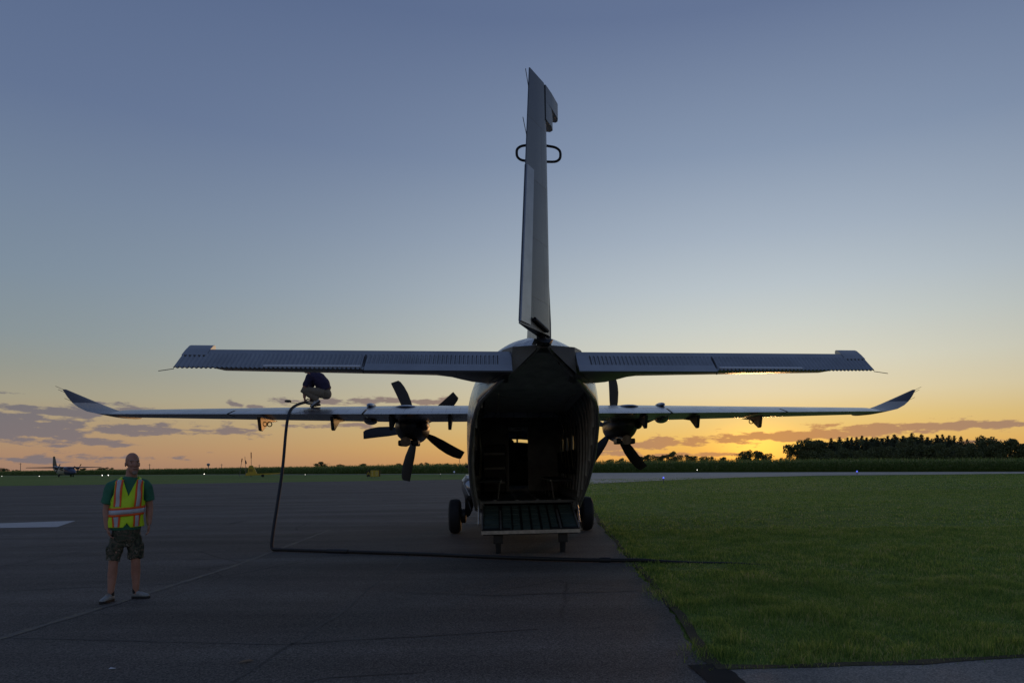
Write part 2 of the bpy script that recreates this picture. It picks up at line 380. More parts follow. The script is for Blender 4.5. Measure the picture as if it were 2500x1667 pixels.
sheet('pad', [(1.06, 5.13)] + NE[1:] + [(12, -40), (1.0, -40)], .004, M_conc, .02)
sheet('tar_patch', [(.82, 5.25), (1.0, 5.28), (1.12, 5.1), (1.16, 4.85), (1.14, 4.5), (1.0, 4.45), (.9, 4.85)], .008, M_seal, .02, .05)
ribbon('bare_soil', [(x + .05, y) for x, y in GE[:9]], .10, .0045, M_soil, .01)
ribbon('bare_soil', [(x, y + .03) for x, y in NE], .11, .009, M_soil, .012)
# markings and sealed cracks in the asphalt
ribbon('painted_line', [(-5.42, 4.5), (-5.45, 8.0), (-5.56, 10.9), (-5.9, 14), (-6.3, 17.2)], .10, .004, M_yline, .004)
sheet('painted_bar', [(-30, 20.9), (-17.77, 20.95), (-15.93, 21.6), (-14.72, 19.26), (-16.32, 19.2), (-30, 18.6)], .004, M_wline)
ribbon('painted_line', [(-4.4, 21.2), (-3.2, 21.3)], .16, .004, M_scuff, .01)
ribbon('painted_line', [(-3.05, 18.7), (-2.55, 18.75)], .35, .004, M_scuff, .02)
for pts in ([(-2.55, 3.5), (-2.6, 7.7), (-3.14, 13), (-3.6, 20), (-4.4, 34)], [(-14, 11.2), (-9, 11.5), (-5.5, 12.0), (-2.5, 12.4), (.6, 12.1)], [(-16, 13.7), (-8, 14.6), (-3, 14.2), (.55, 14.6)],
            [(-8, 7.1), (-5.2, 6.4), (-2.6, 6.1), (-.4, 6.5)], [(-22, 18), (-12, 17.1), (-6, 18.3), (-2.4, 18)], [(-30, 24), (-14, 23.1), (-4, 25)], [(-5.6, 4.25), (-2.7, 4.5), (-1.9, 5.1), (-1.2, 5.2)],
            [(-40, 31), (-18, 30), (-6, 31.5), (.2, 31)], [(-48, 42), (-20, 40), (-2, 41)], [(-55, 55), (-25, 53), (-5, 54)], [(-9.5, 8), (-9.8, 16), (-11, 30)], [(-14.5, 14), (-15.5, 26), (-18, 48)],
            [(-2.5, 8.6), (-1.0, 8.2), (.7, 8.4)], [(-10, 9.3), (-7.4, 9.0), (-5.4, 9.5)]):
    ribbon('sealed_crack', pts, .03 + .0006 * pts[0][1] ** 1.2, .003, M_crack, .02)

# grass blades: real geometry near the camera, thinning out with distance
def vnoise(x, y, s, seed):
    rg = np.random.RandomState(seed); T = rg.rand(256, 256); x = x / s + 40; y = y / s + 40
    xi, yi = np.floor(x).astype(int), np.floor(y).astype(int); fx, fy = x - xi, y - yi; fx = fx * fx * (3 - 2 * fx); fy = fy * fy * (3 - 2 * fy)
    g = lambda a, b: T[a % 256, b % 256]
    return (g(xi, yi) * (1 - fx) + g(xi + 1, yi) * fx) * (1 - fy) + (g(xi, yi + 1) * (1 - fx) + g(xi + 1, yi + 1) * fx) * fy
M_blade = mat('grass_blade', (.05, .08, .018), .6, spec=.25)
def blade_mat():
    nt = M_blade.node_tree; p = nt.nodes['Principled BSDF']; N = nt.nodes; Lk = nt.links.new
    ge = N.new('ShaderNodeNewGeometry'); r = N.new('ShaderNodeValToRGB'); e = r.color_ramp.elements
    e[0].position = 0; e[0].color = (.11, .19, .042, 1); e[1].position = 1; e[1].color = (.56, .50, .22, 1)
    for q, c in ((.35, (.205, .32, .062)), (.7, (.32, .425, .09)), (.9, (.44, .47, .13))):
        k = e.new(q); k.color = (*c, 1)
    tc = N.new('ShaderNodeTexCoord'); n = N.new('ShaderNodeTexNoise'); n.inputs['Scale'].default_value = 1.4; n.inputs['Detail'].default_value = 4; Lk(tc.outputs['Object'], n.inputs['Vector'])
    m = N.new('ShaderNodeMath'); m.operation = 'MULTIPLY_ADD'; m.inputs[1].default_value = .9; m.inputs[2].default_value = -.45; Lk(n.outputs['Fac'], m.inputs[0])
    a = N.new('ShaderNodeMath'); a.operation = 'ADD'; a.use_clamp = True; Lk(ge.outputs['Random Per Island'], a.inputs[0]); Lk(m.outputs[0], a.inputs[1])
    Lk(a.outputs[0], r.inputs[0]); Lk(r.outputs[0], p.inputs['Base Color'])
    tr = N.new('ShaderNodeBsdfTranslucent'); Lk(r.outputs[0], tr.inputs[0]); ms = N.new('ShaderNodeMixShader'); ms.inputs[0].default_value = .55
    Lk(p.outputs[0], ms.inputs[1]); Lk(tr.outputs[0], ms.inputs[2]); Lk(ms.outputs[0], nt.nodes['Material Output'].inputs[0])
blade_mat()
def grass(name, y0, y1, dens, h0, wid, seed, xr=.72):
    rg = np.random.RandomState(seed)
    A = (xr * y1 + 1) * (y1 - y0); n = int(A * dens)
    y = rg.uniform(y0, y1, n); x = rg.uniform(-.1, xr * y1 + 1, n)
    gx = np.interp(y, [p[1] for p in GE], [p[0] for p in GE]); ny = np.interp(x, [p[0] for p in NE], [p[1] for p in NE])
    ed = np.minimum(x - gx, (y - ny) * 1.0)
    pn = vnoise(x, y, .35, 1) * .6 + vnoise(x, y, 1.3, 2) * .4
    keep = (ed > rg.normal(.07, .06, n) - .08 * pn + .22 * (vnoise(x, y, .9, 6) - .5)) & (x < xr * y + .8) & (pn + rg.uniform(-.25, .25, n) + np.clip(ed, 0, .5) * .6 > .30)
    x, y, pn, ed = x[keep], y[keep], pn[keep], ed[keep]; n = len(x)
    h = h0 * (.25 + 1.5 * pn ** 1.6) * rg.uniform(.5, 1.45, n) * np.where((ed < .45) & (vnoise(x, y, .22, 9) > .62), 1.9, 1) * (1 - .28 * (np.sin(x * 5.2 + .5 * np.sin(y * .7)) > .55)); w = wid * rg.uniform(.7, 1.3, n)
    th = rg.uniform(0, 2 * np.pi, n); ph = th + rg.normal(0, .5, n) + np.pi / 2; ln = h * rg.uniform(.1, 1.0, n)
    ax, ay = np.cos(th) * w / 2, np.sin(th) * w / 2; lx, ly = np.cos(ph) * ln, np.sin(ph) * ln
    V = np.zeros((n, 5, 3)); z0 = -.015
    V[:, 0] = np.c_[x - ax, y - ay, np.full(n, z0)]; V[:, 1] = np.c_[x + ax, y + ay, np.full(n, z0)]
    V[:, 2] = np.c_[x - ax * .8 + lx * .35, y - ay * .8 + ly * .35, z0 + h * .6]; V[:, 3] = np.c_[x + ax * .8 + lx * .35, y + ay * .8 + ly * .35, z0 + h * .6]
    V[:, 4] = np.c_[x + lx, y + ly, z0 + h * .95]
    b = np.arange(n)[:, None] * 5
    loops = (b + np.array([0, 1, 3, 2, 2, 3, 4])).ravel(); st = (np.arange(n)[:, None] * 7 + np.array([0, 4])).ravel()
    return tag(npobj(name, V.reshape(-1, 3), loops, st, M_blade), kind='stuff')
grass('grass_blades', 5.1, 9, 4700, .065, .0055, 11, 1.15)
grass('grass_blades', 9, 16, 1500, .06, .009, 12, 1.1)
grass('grass_blades', 16, 36, 240, .045, .02, 13, 1.0)
grass('grass_blades', 36, 74, 36, .05, .05, 14, .95)

# ------------------------------------------------------------------ the transport aeroplane (local frame: x right wing, y nose, z up; origin below the tail)
YAW = .1223
plane = thing('cargo_plane', 'large bare metal twin propeller transport plane with its rear ramp open, seen from behind', 'airplane', (-.3773, 8.2, 0), YAW)

FW = [(.12, .05), (.3, .15), (.8, .49), (1.1, .67), (1.48, .87), (2, .96), (3, 1.05), (4, 1.10), (5, 1.12), (12.0, 1.12), (12.8, 1.02), (13.6, .80), (14.5, .52), (15.2, .12)]
FT = [(.12, 3.12), (.5, 3.2), (1.0, 3.29), (1.5, 3.36), (2.6, 3.36), (4, 3.24), (5, 3.13), (11.8, 3.08), (12.3, 2.75), (12.9, 2.28), (13.6, 2.08), (14.5, 1.75), (15.2, 1.35)]
FB = [(5, .70), (5.3, .58), (12, .58), (13.4, .66), (14.5, .85), (15.2, 1.1)]
HS = [(.12, .02), (.2, .04), (.8, .45), (1.48, .83), (2.4, .86), (5, .88)]
def ip(t, y): return float(np.interp(y, [p[0] for p in t], [p[1] for p in t]))
def sill(y): return .72 + .483 * (5 - y)
def fwid(y, z):
    w, t = ip(FW, y), ip(FT, y); zc = min(1.95, t - .55) if y > 12 else 1.95
    if z >= zc: return w * max(0, 1 - min(1, (z - zc) / (t - zc)) ** 3.7) ** (1 / 2.0)
    return w * (1 - .13 * min(1, (zc - z) / 1.4) ** 2)
NP = 21
def half(y, inset=0):
    """half section from the bottom (or the ramp sill) to the roof line"""
    t = ip(FT, y) - inset; z0 = sill(y) if y < 5 else ip(FB, y) + inset
    pts = []
    if y < 5:
        pts.append((max(.01, fwid(y, z0) - (.015 if y < 1.6 else .05)), z0)); z1 = z0 + .02
    else:
        pts.append((0, z0)); pts.append((fwid(y, z0 + .1) * .78, z0 + .01)); z1 = z0 + .1
    k = NP - len(pts)
    for i in range(k):
        a = i / (k - 1); z = z1 + (t - z1) * math.sin(a * math.pi / 2) ** .85
        x = max(0, fwid(y, min(z + (inset if z > 2 else 0) * (z - 2), ip(FT, y))) - inset) if i < k - 1 else 0
        if inset == 0 and y < 5 and i == 0: x = max(x, pts[0][0] + .01)
        pts.append((x, z))
    return pts
WINY = [(6.0, 6.45), (7.0, 7.45), (8.3, 8.75), (9.7, 10.1), (10.6, 11.0)]
def skin(ys, inset=0, holes=True, windscreen=True):
    v, f = [], []; n2 = 2 * NP - 1; rows = []
    for y in ys:
        h = half(y, inset); ring = [(-x, y, z) for x, z in h] + [(x, y, z) for x, z in reversed(h[:-1])]
        rows.append(ring); v += ring
    for i in range(len(ys) - 1):
        y0, y1 = ys[i], ys[i + 1]
        for j in range(n2 - 1):
            q = [rows[i][j], rows[i][j + 1], rows[i + 1][j], rows[i + 1][j + 1]]
            zc = sum(p[2] for p in q) / 4; xc = sum(p[0] for p in q) / 4; yc = (y0 + y1) / 2
            if holes and any(a - .01 <= y0 and y1 <= b + .01 for a, b in WINY) and 1.72 < zc < 2.12 and abs(xc) > .6: continue
            if windscreen and 12.25 < yc < 12.9 and zc > 1.74 and zc < 2.36 and abs(xc) < .85: continue
            f.append((i * n2 + j, i * n2 + j + 1, (i + 1) * n2 + j + 1, (i + 1) * n2 + j))
        if y0 >= 5: f.append((i * n2 + n2 - 1, i * n2, (i + 1) * n2, (i + 1) * n2 + n2 - 1))
    if ys[-1] > 15: f.append(tuple((len(ys) - 1) * n2 + j for j in range(n2)))
    return v, f
def frange(a, b, s):
    n = max(1, round((b - a) / s)); return [a + (b - a) * i / n for i in range(n + 1)]
ys = frange(.12, 4.999, .16) + [5.0]
for a, b in zip([5.0] + [w[1] for w in WINY], [w[0] for w in WINY] + [12.25]):
    ys += frange(a, b, .3)[1:]
    if b != 12.25: ys += frange(b, [w for w in WINY if w[0] == b][0][1], .25)[1:]
ys += frange(12.25, 12.9, .11)[1:] + frange(12.9, 15.2, .2)[1:]
ys = sorted(set(round(y, 4) for y in ys))
fus = obj('fuselage', skin(ys), M_fus, plane, smooth=True)
# the cut edge of the skin round the rear opening, and the forward lip of the door sill
g = geo()
for s in (-1, 1):
    add(g, tube([(s * (fwid(y, sill(y)) - .02), y, sill(y)) for y in frange(.2, 5, .2)], .022, 6))
obj('door_sill', g, M_strip, fus, smooth=True)
# window panes
g0 = None
for s in (-1, 1):
    for a, b in WINY:
        xs = fwid((a + b) / 2, 1.92) - .03
        obj('window_pane', box(s * xs, (a + b) / 2, 1.92, .012, b - a + .06, .62), M_glass, fus)
# windscreen: centre post, two side posts and panes
ws = obj('windscreen', box(0, 12.58, 2.45, .012, .02, .01), M_glass, fus)
def wpt(x, t): return (x, 12.5 + .35 * t, 2.44 - .72 * t)
for x0, x1 in ((-.72, -.30), (-.26, .05), (.09, .40), (.44, .78)):
    obj('windscreen_pane', loft([[Vector(wpt(x, t)) + Vector((0, d, 0)) for x, t in ((x0, 0), (x1, 0), (x1, 1), (x0, 1))] for d in (0, .012)]), M_glass, fus)
for x in (-.28, .07, .42):
    obj('windscreen_post', tube([wpt(x, -.05), wpt(x, 1.05)], .028, 6), M_black, fus)
bpy.data.objects.remove(ws)

# cabin
lining = obj('cabin_lining', skin([y for y in ys if .5 < y < 9.4], .07, windscreen=False), M_dark, plane)
for k, y in enumerate(frange(1.6, 9.0, .53)):
    h = half(y, .085); h = [p for p in h if p[1] > (sill(y) if y < 5 else .95)]
    pts = [(-x, y, z) for x, z in h] + [(x, y, z) for x, z in reversed(h[:-1])]
    obj('cabin_frame', tube(pts, (.03, .02), 5), M_rib, lining)
obj('raised_cargo_door', loft([[(-.10, .55, 2.99), (.10, .55, 2.99), (.10, .55, 3.03), (-.10, .55, 3.03)], [(-.74, 1.7, 2.66), (.74, 1.7, 2.66), (.74, 1.7, 2.72), (-.74, 1.7, 2.72)], [(-.80, 5.2, 2.60), (.80, 5.2, 2.60), (.80, 5.2, 2.66), (-.80, 5.2, 2.66)]]), M_dark, plane)
floor = obj('cabin_floor', box(0, 7.15, .86, 1.86, 4.3, .05), M_floor, plane)
for x in (-.62, -.2, .2, .62): obj('floor_track', box(x, 7.15, .893, .06, 4.28, .012), M_rib, floor)
bx0, bx1, bz1 = -.27, .24, 2.44
g = geo()
for a, b, c, d in ((-1.06, bx0, .9, 3.0), (bx1, 1.06, .9, 3.0), (bx0, bx1, bz1, 3.0)): add(g, box((a + b) / 2, 9.32, (c + d) / 2, b - a, .05, d - c))
bulk = obj('cockpit_bulkhead', g, M_dark, plane)
obj('lintel_placard', box((bx0 + bx1) / 2, 9.288, 2.49, .50, .012, .10), M_label, bulk)
obj('lintel_text', box((bx0 + bx1) / 2, 9.280, 2.495, .17, .006, .022), M_dark, bulk)
for x in (bx0, bx1): obj('door_jamb', box(x, 9.285, 1.68, .025, .03, 1.55), M_rib, bulk)
obj('cockpit_floor', box(0, 10.9, .93, 1.8, 3.0, .06), M_dark, plane)
obj('instrument_panel', box(0, 12.0, 1.40, 1.7, .12, .56), M_black, plane, bevel=.02)
for x in (-.20, .58):
    st = obj('pilot_seat', ellipsoid((x, 11.0, 1.80), (.25, .09, .42)), M_seat, plane, smooth=True)
    obj('seat_cushion', box(x, 11.25, 1.45, .46, .5, .14), M_seat, st, bevel=.03)
    obj('headrest', ellipsoid((x, 11.0, 2.20), (.13, .07, .11)), M_seat, st, smooth=True)
for x in (-.55, .55): obj('anchor_cable', tube([(x, 1.8, 2.60), (x, 5, 2.55), (x, 9.25, 2.66)], .009, 5), M_strip, plane)
for s, y, z0, z1 in ((-1, 5.6, 1.3, 2.3), (-1, 6.3, 1.2, 2.4), (-1, 7.0, 1.3, 2.3), (1, 5.3, 1.5, 2.4), (1, 5.9, 1.4, 2.2), (1, 6.6, 1.5, 2.4), (1, 7.4, 1.6, 2.3)):  # added strips: streaks of window light along the walls, put into colour
    obj('window_glow_strip', tube([(s * .93, y, z1), (s * (.90 - .04 * (y % .5)), y + .05, (z0 + z1) / 2), (s * .93, y + .02, z0)], [(.022, .005)] * 3, 6), M_glow_strip, plane)
for s in (-1, 1):
    bn = obj('side_bench', box(s * .72, 7.2, 1.25, .40, 3.3, .06), M_seat, plane, bevel=.02)
    obj('bench_back', box(s * .97, 7.2, 1.62, .04, 3.3, .5), M_seat, bn)
    obj('bench_rail', tube([(s * .50, 5.5, 1.25), (s * .50, 8.9, 1.25)], .018, 6), M_strip, bn)
    obj('bench_end_rail', tube([(s * .92, 5.52, 1.24), (s * .50, 5.5, 1.25)], .014, 6), M_strip, bn)
    for y in (5.6, 6.7, 7.8, 8.8): obj('bench_leg', tube([(s * .52, y, 1.23), (s * .56, y, .89)], .014, 6), M_strip, bn)
box_l = obj('equipment_rack', box(-.62, 8.85, 1.5, .55, .5, 1.15), M_black, plane, bevel=.02)
for z in (1.15, 1.5, 1.85): obj('rack_shelf', box(-.62, 8.59, z, .5, .03, .05), M_rib, box_l)

# ramp
RY0, RZ0, RY1, RZ1 = 5.0, .80, 3.85, .43
ramp = thing('cargo_ramp', None, None); ramp.parent = plane
bpy.data.objects.remove(ramp)
def rp(x, t, n=0):
    l = math.hypot(RY1 - RY0, RZ1 - RZ0); ny, nz = (RZ0 - RZ1) / l * -1, (RY0 - RY1) / l
    return (x, RY0 + (RY1 - RY0) * t + ny * n, RZ0 + (RZ1 - RZ0) * t + nz * n)
def slab(x0, x1, t0, t1, n0, n1):
    return loft([[rp(x0, t0, n0), rp(x1, t0, n0), rp(x1, t1, n0), rp(x0, t1, n0)], [rp(x0, t0, n1), rp(x1, t0, n1), rp(x1, t1, n1), rp(x0, t1, n1)]])
ramp = obj('cargo_ramp', slab(-.85, .85, 0, 1, -.09, -.012), M_rampdark, plane)
cols = [(-.83, -.55)] + [(-.55 + .155 * k + .05, -.55 + .155 * (k + 1)) for k in range(7)] + [(.585, .83)]
cols = [(-.83, -.56), (-.49, -.335), (-.30, -.18), (-.13, .0), (.04, .17), (.215, .335), (.375, .49), (.585, .83)]
for r_ in range(5):
    t0, t1 = r_ * .2 + .012, r_ * .2 + .182
    for c0, c1 in cols: obj('ramp_panel', slab(c0, c1, t0, t1, -.012, rnd.uniform(.0, .006)), M_ramp, ramp)
for x in (-.525, .535): obj('ramp_track', slab(x - .016, x + .016, .25, 1, -.012, .022), M_strip, ramp)
obj('ramp_lip', box(0, RY1 - .02, RZ1 - .035, 1.74, .03, .06), M_strip, ramp)
for a, b in ((-.86, -.36), (.36, .86)): obj('ramp_toe_plate', slab(a, b, .95, 1.02, .004, .02), M_rampdark, ramp)
for s in (-1, 1):
    obj('ramp_edge', slab(s * .85 - .012, s * .85 + .012, 0, 1, -.09, .03), M_strip, ramp)
    lg = obj('ramp_support', box(s * .575, 4.02, .30, .17, .12, .24), M_black, ramp, bevel=.01)
    obj('support_foot', tube([(s * .575, 4.02, .22), (s * .575, 4.06, .0)], [.055, .05], 10), M_rubber, lg)
    obj('ramp_strut', tube([(s * .92, 4.75, .95), (s * .92, 4.30, .50)], .018, 8), M_strip, plane)

# wing
def airfoil(yte, zte, yle, zle, th, n=9, droop=0, c0=0., c1=1.):
    """closed section between chord fractions c0..c1 measured from the leading edge"""
    def t(c): return 5 * th * (.2969 * math.sqrt(c) - .126 * c - .3516 * c * c + .2843 * c ** 3 - .1036 * c ** 4)
    up, lo = [], []
    for i in range(n + 1):
        u = i / n; c = c0 + (c1 - c0) * (1 - math.cos(u * math.pi / 2) if c0 == 0 else u)
        y = yle + (yte - yle) * c; z = zle + (zte - zle) * c
        up.append((y, z + t(c) * 1.42)); lo.append((y, z - t(c) * .62))
    return up + lo[::-1][: -1 if c0 == 0 else None]
def wsec(x):
    ax = abs(x); k = max(0, (ax - 2.9) / 5.9)
    yte = 7.3 + .1 * k; yle = 9.62 - .72 * k; zte = 2.735 + .03 * k; zle = 2.80 + .04 * k; th = .385 - .215 * k
    return yte, zte, yle, zle, th
def wing_piece(xs, c0, c1, gap=0):
    rings = []
    for x in xs:
        yte, zte, yle, zle, th = wsec(x)
        rings.append([(x, y, z) for y, z in airfoil(yte, zte, yle, zle, th, 9, 0, c0, c1)])
    return loft(rings)
wing = obj('wing', wing_piece([-8.78, -7.5, -6, -4.5, -2.9, -1.5, 0, 1.5, 2.9, 4.5, 6, 7.5, 8.78], 0, .735), M_wing, plane, smooth=True)
for s in (-1, 1):
    for nm, a, b in (('flap', 1.06, 3.47), ('flap', 3.52, 6.30), ('aileron', 6.35, 8.75)):
        xs = sorted([s * (a + (b - a) * i / 4) for i in range(5)])
        fl = obj(nm, wing_piece(xs, .75, 1.0), M_wing, wing, smooth=True)
    # winglet: swept up and back to a point
    rings = []
    for k, (x, yte, zte, ch, th) in enumerate(((8.78, 7.40, 2.765, 1.50, .17), (8.95, 7.38, 2.775, 1.50, .16), (9.12, 7.34, 2.815, 1.48, .14), (9.26, 7.28, 2.90, 1.36, .12), (9.35, 7.25, 2.99, 1.14, .095), (9.44, 7.24, 3.11, .74, .065), (9.54, 7.25, 3.27, .14, .02))):
        ang = R([0, 14, 30, 42, 48, 50, 50][k])
        sec = airfoil(0, 0, ch, .0 + .02 * ch, th)
        rings.append([(s * (x - z * math.sin(ang)), yte + y, zte + z * math.cos(ang)) for y, z in sec])
    wl = obj('winglet', loft(rings[:5]), M_greyp, wing, smooth=True)
    obj('winglet_tip', loft(rings[4:]), M_navy, wl, smooth=True)
    for (x, y, z) in ((9.53, 7.25, 3.27), (9.48, 7.25, 3.2), (9.36, 7.25, 3.02)):
        obj('static_wick', tube([(s * x, y, z), (s * (x + .05), y - .16, z + .05)], .004, 4), M_black, wl)
    # fairings where the flaps meet
    for zz, hh in ((2.66, .1), (3.02, .06)):
        obj('flap_fairing', ellipsoid((s * 3.5, 8.35 if zz < 2.8 else 8.5, zz), (.10 if zz > 2.8 else .15, .36, hh)), M_wing, wing, smooth=True)
    for x in (1.62, 2.92, 4.18, 5.72):
        poly = [(7.45, 2.70), (8.75, 2.68), (8.1, 2.61), (7.62, 2.39), (7.54, 2.41)]
        br = obj('flap_bracket', prism(poly, 'x', s * x - .035, s * x + .035), M_hot if x > 5 else M_black, wing, bevel=.008)  # outermost bracket in brown steel: the orange glow on it put into colour
        if x > 5:
            a = [(s * (x - .09) + .05 * math.cos(t), 7.9, 2.56 + .05 * math.sin(t)) for t in [2 * math.pi * k / 12 for k in range(13)]]
            obj('tie_down_ring', tube(a, .012, 6, False), M_black, br)

# engines and propellers
def blade_geo():
    rings = []
    for r, ch, off, tw in ((.16, .10, 0, 60), (.3, .18, .0, 48), (.5, .265, .01, 38), (.75, .31, .022, 30), (1.0, .315, .026, 25), (1.2, .295, .012, 22), (1.34, .26, -.01, 20), (1.40, .215, -.03, 19)):
        c, s_ = math.cos(R(tw)), math.sin(R(tw)); ring = []
        for k in range(10):
            t = 2 * math.pi * k / 10; u = ch / 2 * math.cos(t) + off; w = .05 * ch * math.sin(t) + (.02 if r < .2 else 0) * math.sin(t)
            ring.append((u * c - w * s_, u * s_ + w * c, r))
        rings.append(ring)
    return loft(rings)
bg_ = blade_geo(); blade_mesh = None
for s, ph in ((-1, -22.6), (1, 0)):
    ex, ez = s * 2.68, 2.56
    prof = [(.03, 8.55), (.20, 8.62), (.33, 8.85), (.40, 9.3), (.42, 9.8), (.38, 10.2), (.28, 10.42), (.26, 10.44)]
    nac = obj('engine_nacelle', lathe(prof, 20, 'y', (ex, 0, ez)), M_nac, plane, smooth=True)
    obj('exhaust_pipe', tube([(ex - .08, 9.2, ez - .30), (ex - .05, 8.75, ez - .38), (ex - .04, 8.45, ez - .40)], [.13, .12, .12], 14), M_hot, nac, smooth=True)
    for dx in (-.17, .15): obj('cooler_duct', box(ex + dx, 8.95, ez - .42, .16, .5, .14), M_black, nac, bevel=.03)
    obj('nacelle_blister', ellipsoid((ex + .36, 9.0, ez + .02), (.1, .35, .13)), M_hot, nac, smooth=True)
    obj('nacelle_fairing', ellipsoid((ex, 8.85, 2.975), (.34, .8, .07)), M_wing, nac, smooth=True)
    prop = obj('propeller', lathe([(.03, 10.95), (.12, 10.85), (.19, 10.68), (.22, 10.5), (.22, 10.44)], 16, 'y', (ex, 0, ez)), M_greyp, plane, smooth=True)
    for k in range(5):
        if blade_mesh is None:
            b = obj('propeller_blade', bg_, M_prop, prop, smooth=True); blade_mesh = b.data
        else:
            b = bpy.data.objects.new('propeller_blade', blade_mesh); C.objects.link(b); b.parent = prop
        b.location = (ex, 10.56, ez); b.rotation_euler = (0, R(ph + 72 * k), 0)

# landing gear
for s in (-1, 1):
    rings = []
    for y, w, z0, z1 in ((6.9, .02, 1.0, 1.06), (7.0, .2, .92, 1.25), (7.35, .28, .80, 1.36), (8.2, .30, .78, 1.36), (8.9, .18, .86, 1.2), (9.3, .03, 1.0, 1.05)):
        x0, x1 = 1.0, 1.08 + w
        rings.append([(s * x0, y, z0), (s * (x1 - .08), y, z0), (s * x1, y, z0 + (z1 - z0) * .45), (s * x1, y, z0 + (z1 - z0) * .8), (s * (x1 - .09), y, z1), (s * x0, y, z1)])
    lgr = obj('landing_gear', loft(rings), M_fus, plane, smooth=True)
    obj('fairing_rim', tube([(s * 1.08, 6.97, 1.29), (s * 1.26, 6.97, 1.29), (s * 1.30, 6.97, 1.18), (s * 1.18, 6.97, .92)], .014, 6), M_white, lgr)
    obj('gear_strut', tube([(s * 1.2, 7.95, 1.0), (s * 1.22, 8.0, .62), (s * 1.27, 8.03, .42)], [.13, .10, .07], 10), M_black, lgr, smooth=True)
    obj('torque_link', tube([(s * 1.22, 7.83, .75), (s * 1.16, 7.72, .55), (s * 1.26, 7.86, .4)], .03, 6), M_black, lgr)
    obj('brake_unit', lathe([(.12, -.06), (.17, -.04), (.17, .05), (.1, .07)], 14, 'x', (s * 1.36, 8.03, .4)), M_black, lgr)
    tp = [(.2, -.12), (.33, -.135), (.385, -.10), (.40, -.04), (.40, .04), (.385, .10), (.33, .135), (.2, .12)]
    wh = obj('wheel', lathe([(.03, -.09), (.2, -.1), (.2, .1), (.03, .09)], 20, 'x', (s * 1.55, 8.03, .40)), M_strip, lgr)
    obj('tyre', lathe(tp, 32, 'x', (s * 1.55, 8.03, .40)), M_rubber, wh, smooth=True)
ng = obj('nose_gear', tube([(0, 13.6, .8), (0, 13.7, .3)], .06, 8), M_black, plane)
for s in (-1, 1): obj('tyre', lathe([(.05, -.07), (.24, -.08), (.29, -.03), (.29, .03), (.24, .08), (.05, .07)], 20, 'x', (s * .13, 13.7, .29)), M_rubber, ng, smooth=True)

# tailplane
g = geo()
for s in (-1, 1):
    rings = []
    for ax in (.43, .6, .75, .9, 1.05, 1.2, 1.4, 2, 3, 4.17, 4.2):
        x = s * ax; k = max(0, min(1, (1.5 - ax) / .75)); d = .13 * k * k * (3 - 2 * k); tp = max(0, ax - 1.4) * .018
        rings.append([(x, .33, 2.945), (x, .65, 2.965), (x, 1.1, 2.96), (x, 1.45, 2.93), (x, 1.6, 2.885 - d * .3 + tp * .4), (x, 1.45, 2.825 - d * .6 + tp), (x, 1.1, 2.805 - d + tp), (x, .65, 2.84 - d + tp), (x, .33, 2.88 - d * .9)])
        if ax > 4.18: rings[-1] = [(x, y, 2.90 + (z - 2.90) * .8) for x, y, z in rings[-1]]
    add(g, loft(rings))
stab = obj('tailplane', g, M_tail, plane, smooth=True)
def elevator(s):
    a, b = .40, 4.2; hy, hz = .31, 2.915; ty, tz = -.03, 2.695
    n = 300; rings = []
    L_ = math.hypot(hy - ty, hz - tz); dy, dz = (ty - hy) / L_, (tz - hz) / L_; ny, nz = -dz * -1, -dy
    ny, nz = dz, -dy                                             # upper-surface normal
    if nz < 0: ny, nz = -ny, -nz
    for i in range(n + 1):
        ax = a + (b - a) * i / n; x = s * ax
        cor = .0065 * (1 if (i // 2) % 2 else -1) if ax > .56 else 0
        ext = (ax - a) / (b - a)
        Lc = L_ * (1.08 - .16 * ext)
        def P(u, w): return (x, hy + dy * u + ny * w, hz + dz * u + nz * w)
        rings.append([P(-.05, -.05), P(-.075, .0), P(-.05, .035), P(.05, .03), P(.075, .029 + cor), P(Lc, .006 + cor), P(Lc, -.006 + cor), P(.10, -.06)])
    e = obj('elevator', loft(rings), M_elev, stab)
    # horn balance at the tip
    hr = []
    for ax in (3.93, 4.2):
        def P(u, w): return (s * ax, hy + dy * u + ny * w, hz + dz * u + nz * w)
        hr.append([P(.10, .032), P(-.02, .038), P(-.15, .036), P(-.20, .024), P(-.215, 0), P(-.20, -.022), P(-.13, -.035), P(.05, -.05)])
    obj('elevator_horn', loft(hr), M_elev, e, smooth=True)
    def tabp(x0, x1, u0, u1, w0, w1, m, nm, lift=0):
        def P(ax, u, w): return (s * ax, hy + dy * u + ny * w, hz + dz * u + nz * w)
        obj(nm, loft([[P(x0, u0, w0), P(x1, u0, w0), P(x1, u1, w0 + lift), P(x0, u1, w0 + lift)], [P(x0, u0, w1), P(x1, u0, w1), P(x1, u1, w1 + lift), P(x0, u1, w1 + lift)]]), m, e)
    tabp(.40, 2.10, L_ * .76, L_ * 1.20, .004, .026, M_elev, 'trim_tab')
    tabp(2.15, 3.22, L_ * .90, L_ * 1.06, .026, .034, M_white, 'balance_tab', .012)  # white stands for the bright light at the lifted tab's gap
    obj('tab_pushrod', tube([(s * 2.13, .22, 2.90), (s * 2.12, .02, 2.74), (s * 2.12, -.01, 2.65)], .008, 6), M_black, e)
    for ax in (2.12, 3.45): obj('elevator_hinge', tube([(s * ax - .03, .345, 2.915), (s * ax + .03, .345, 2.915)], .035, 10), M_black, e)
    obj('static_wick', tube([(s * 4.19, ty + .02, tz), (s * 4.27, ty - .16, tz - .05)], .004, 4), M_black, e)
    return e
for s in (-1, 1): elevator(s)
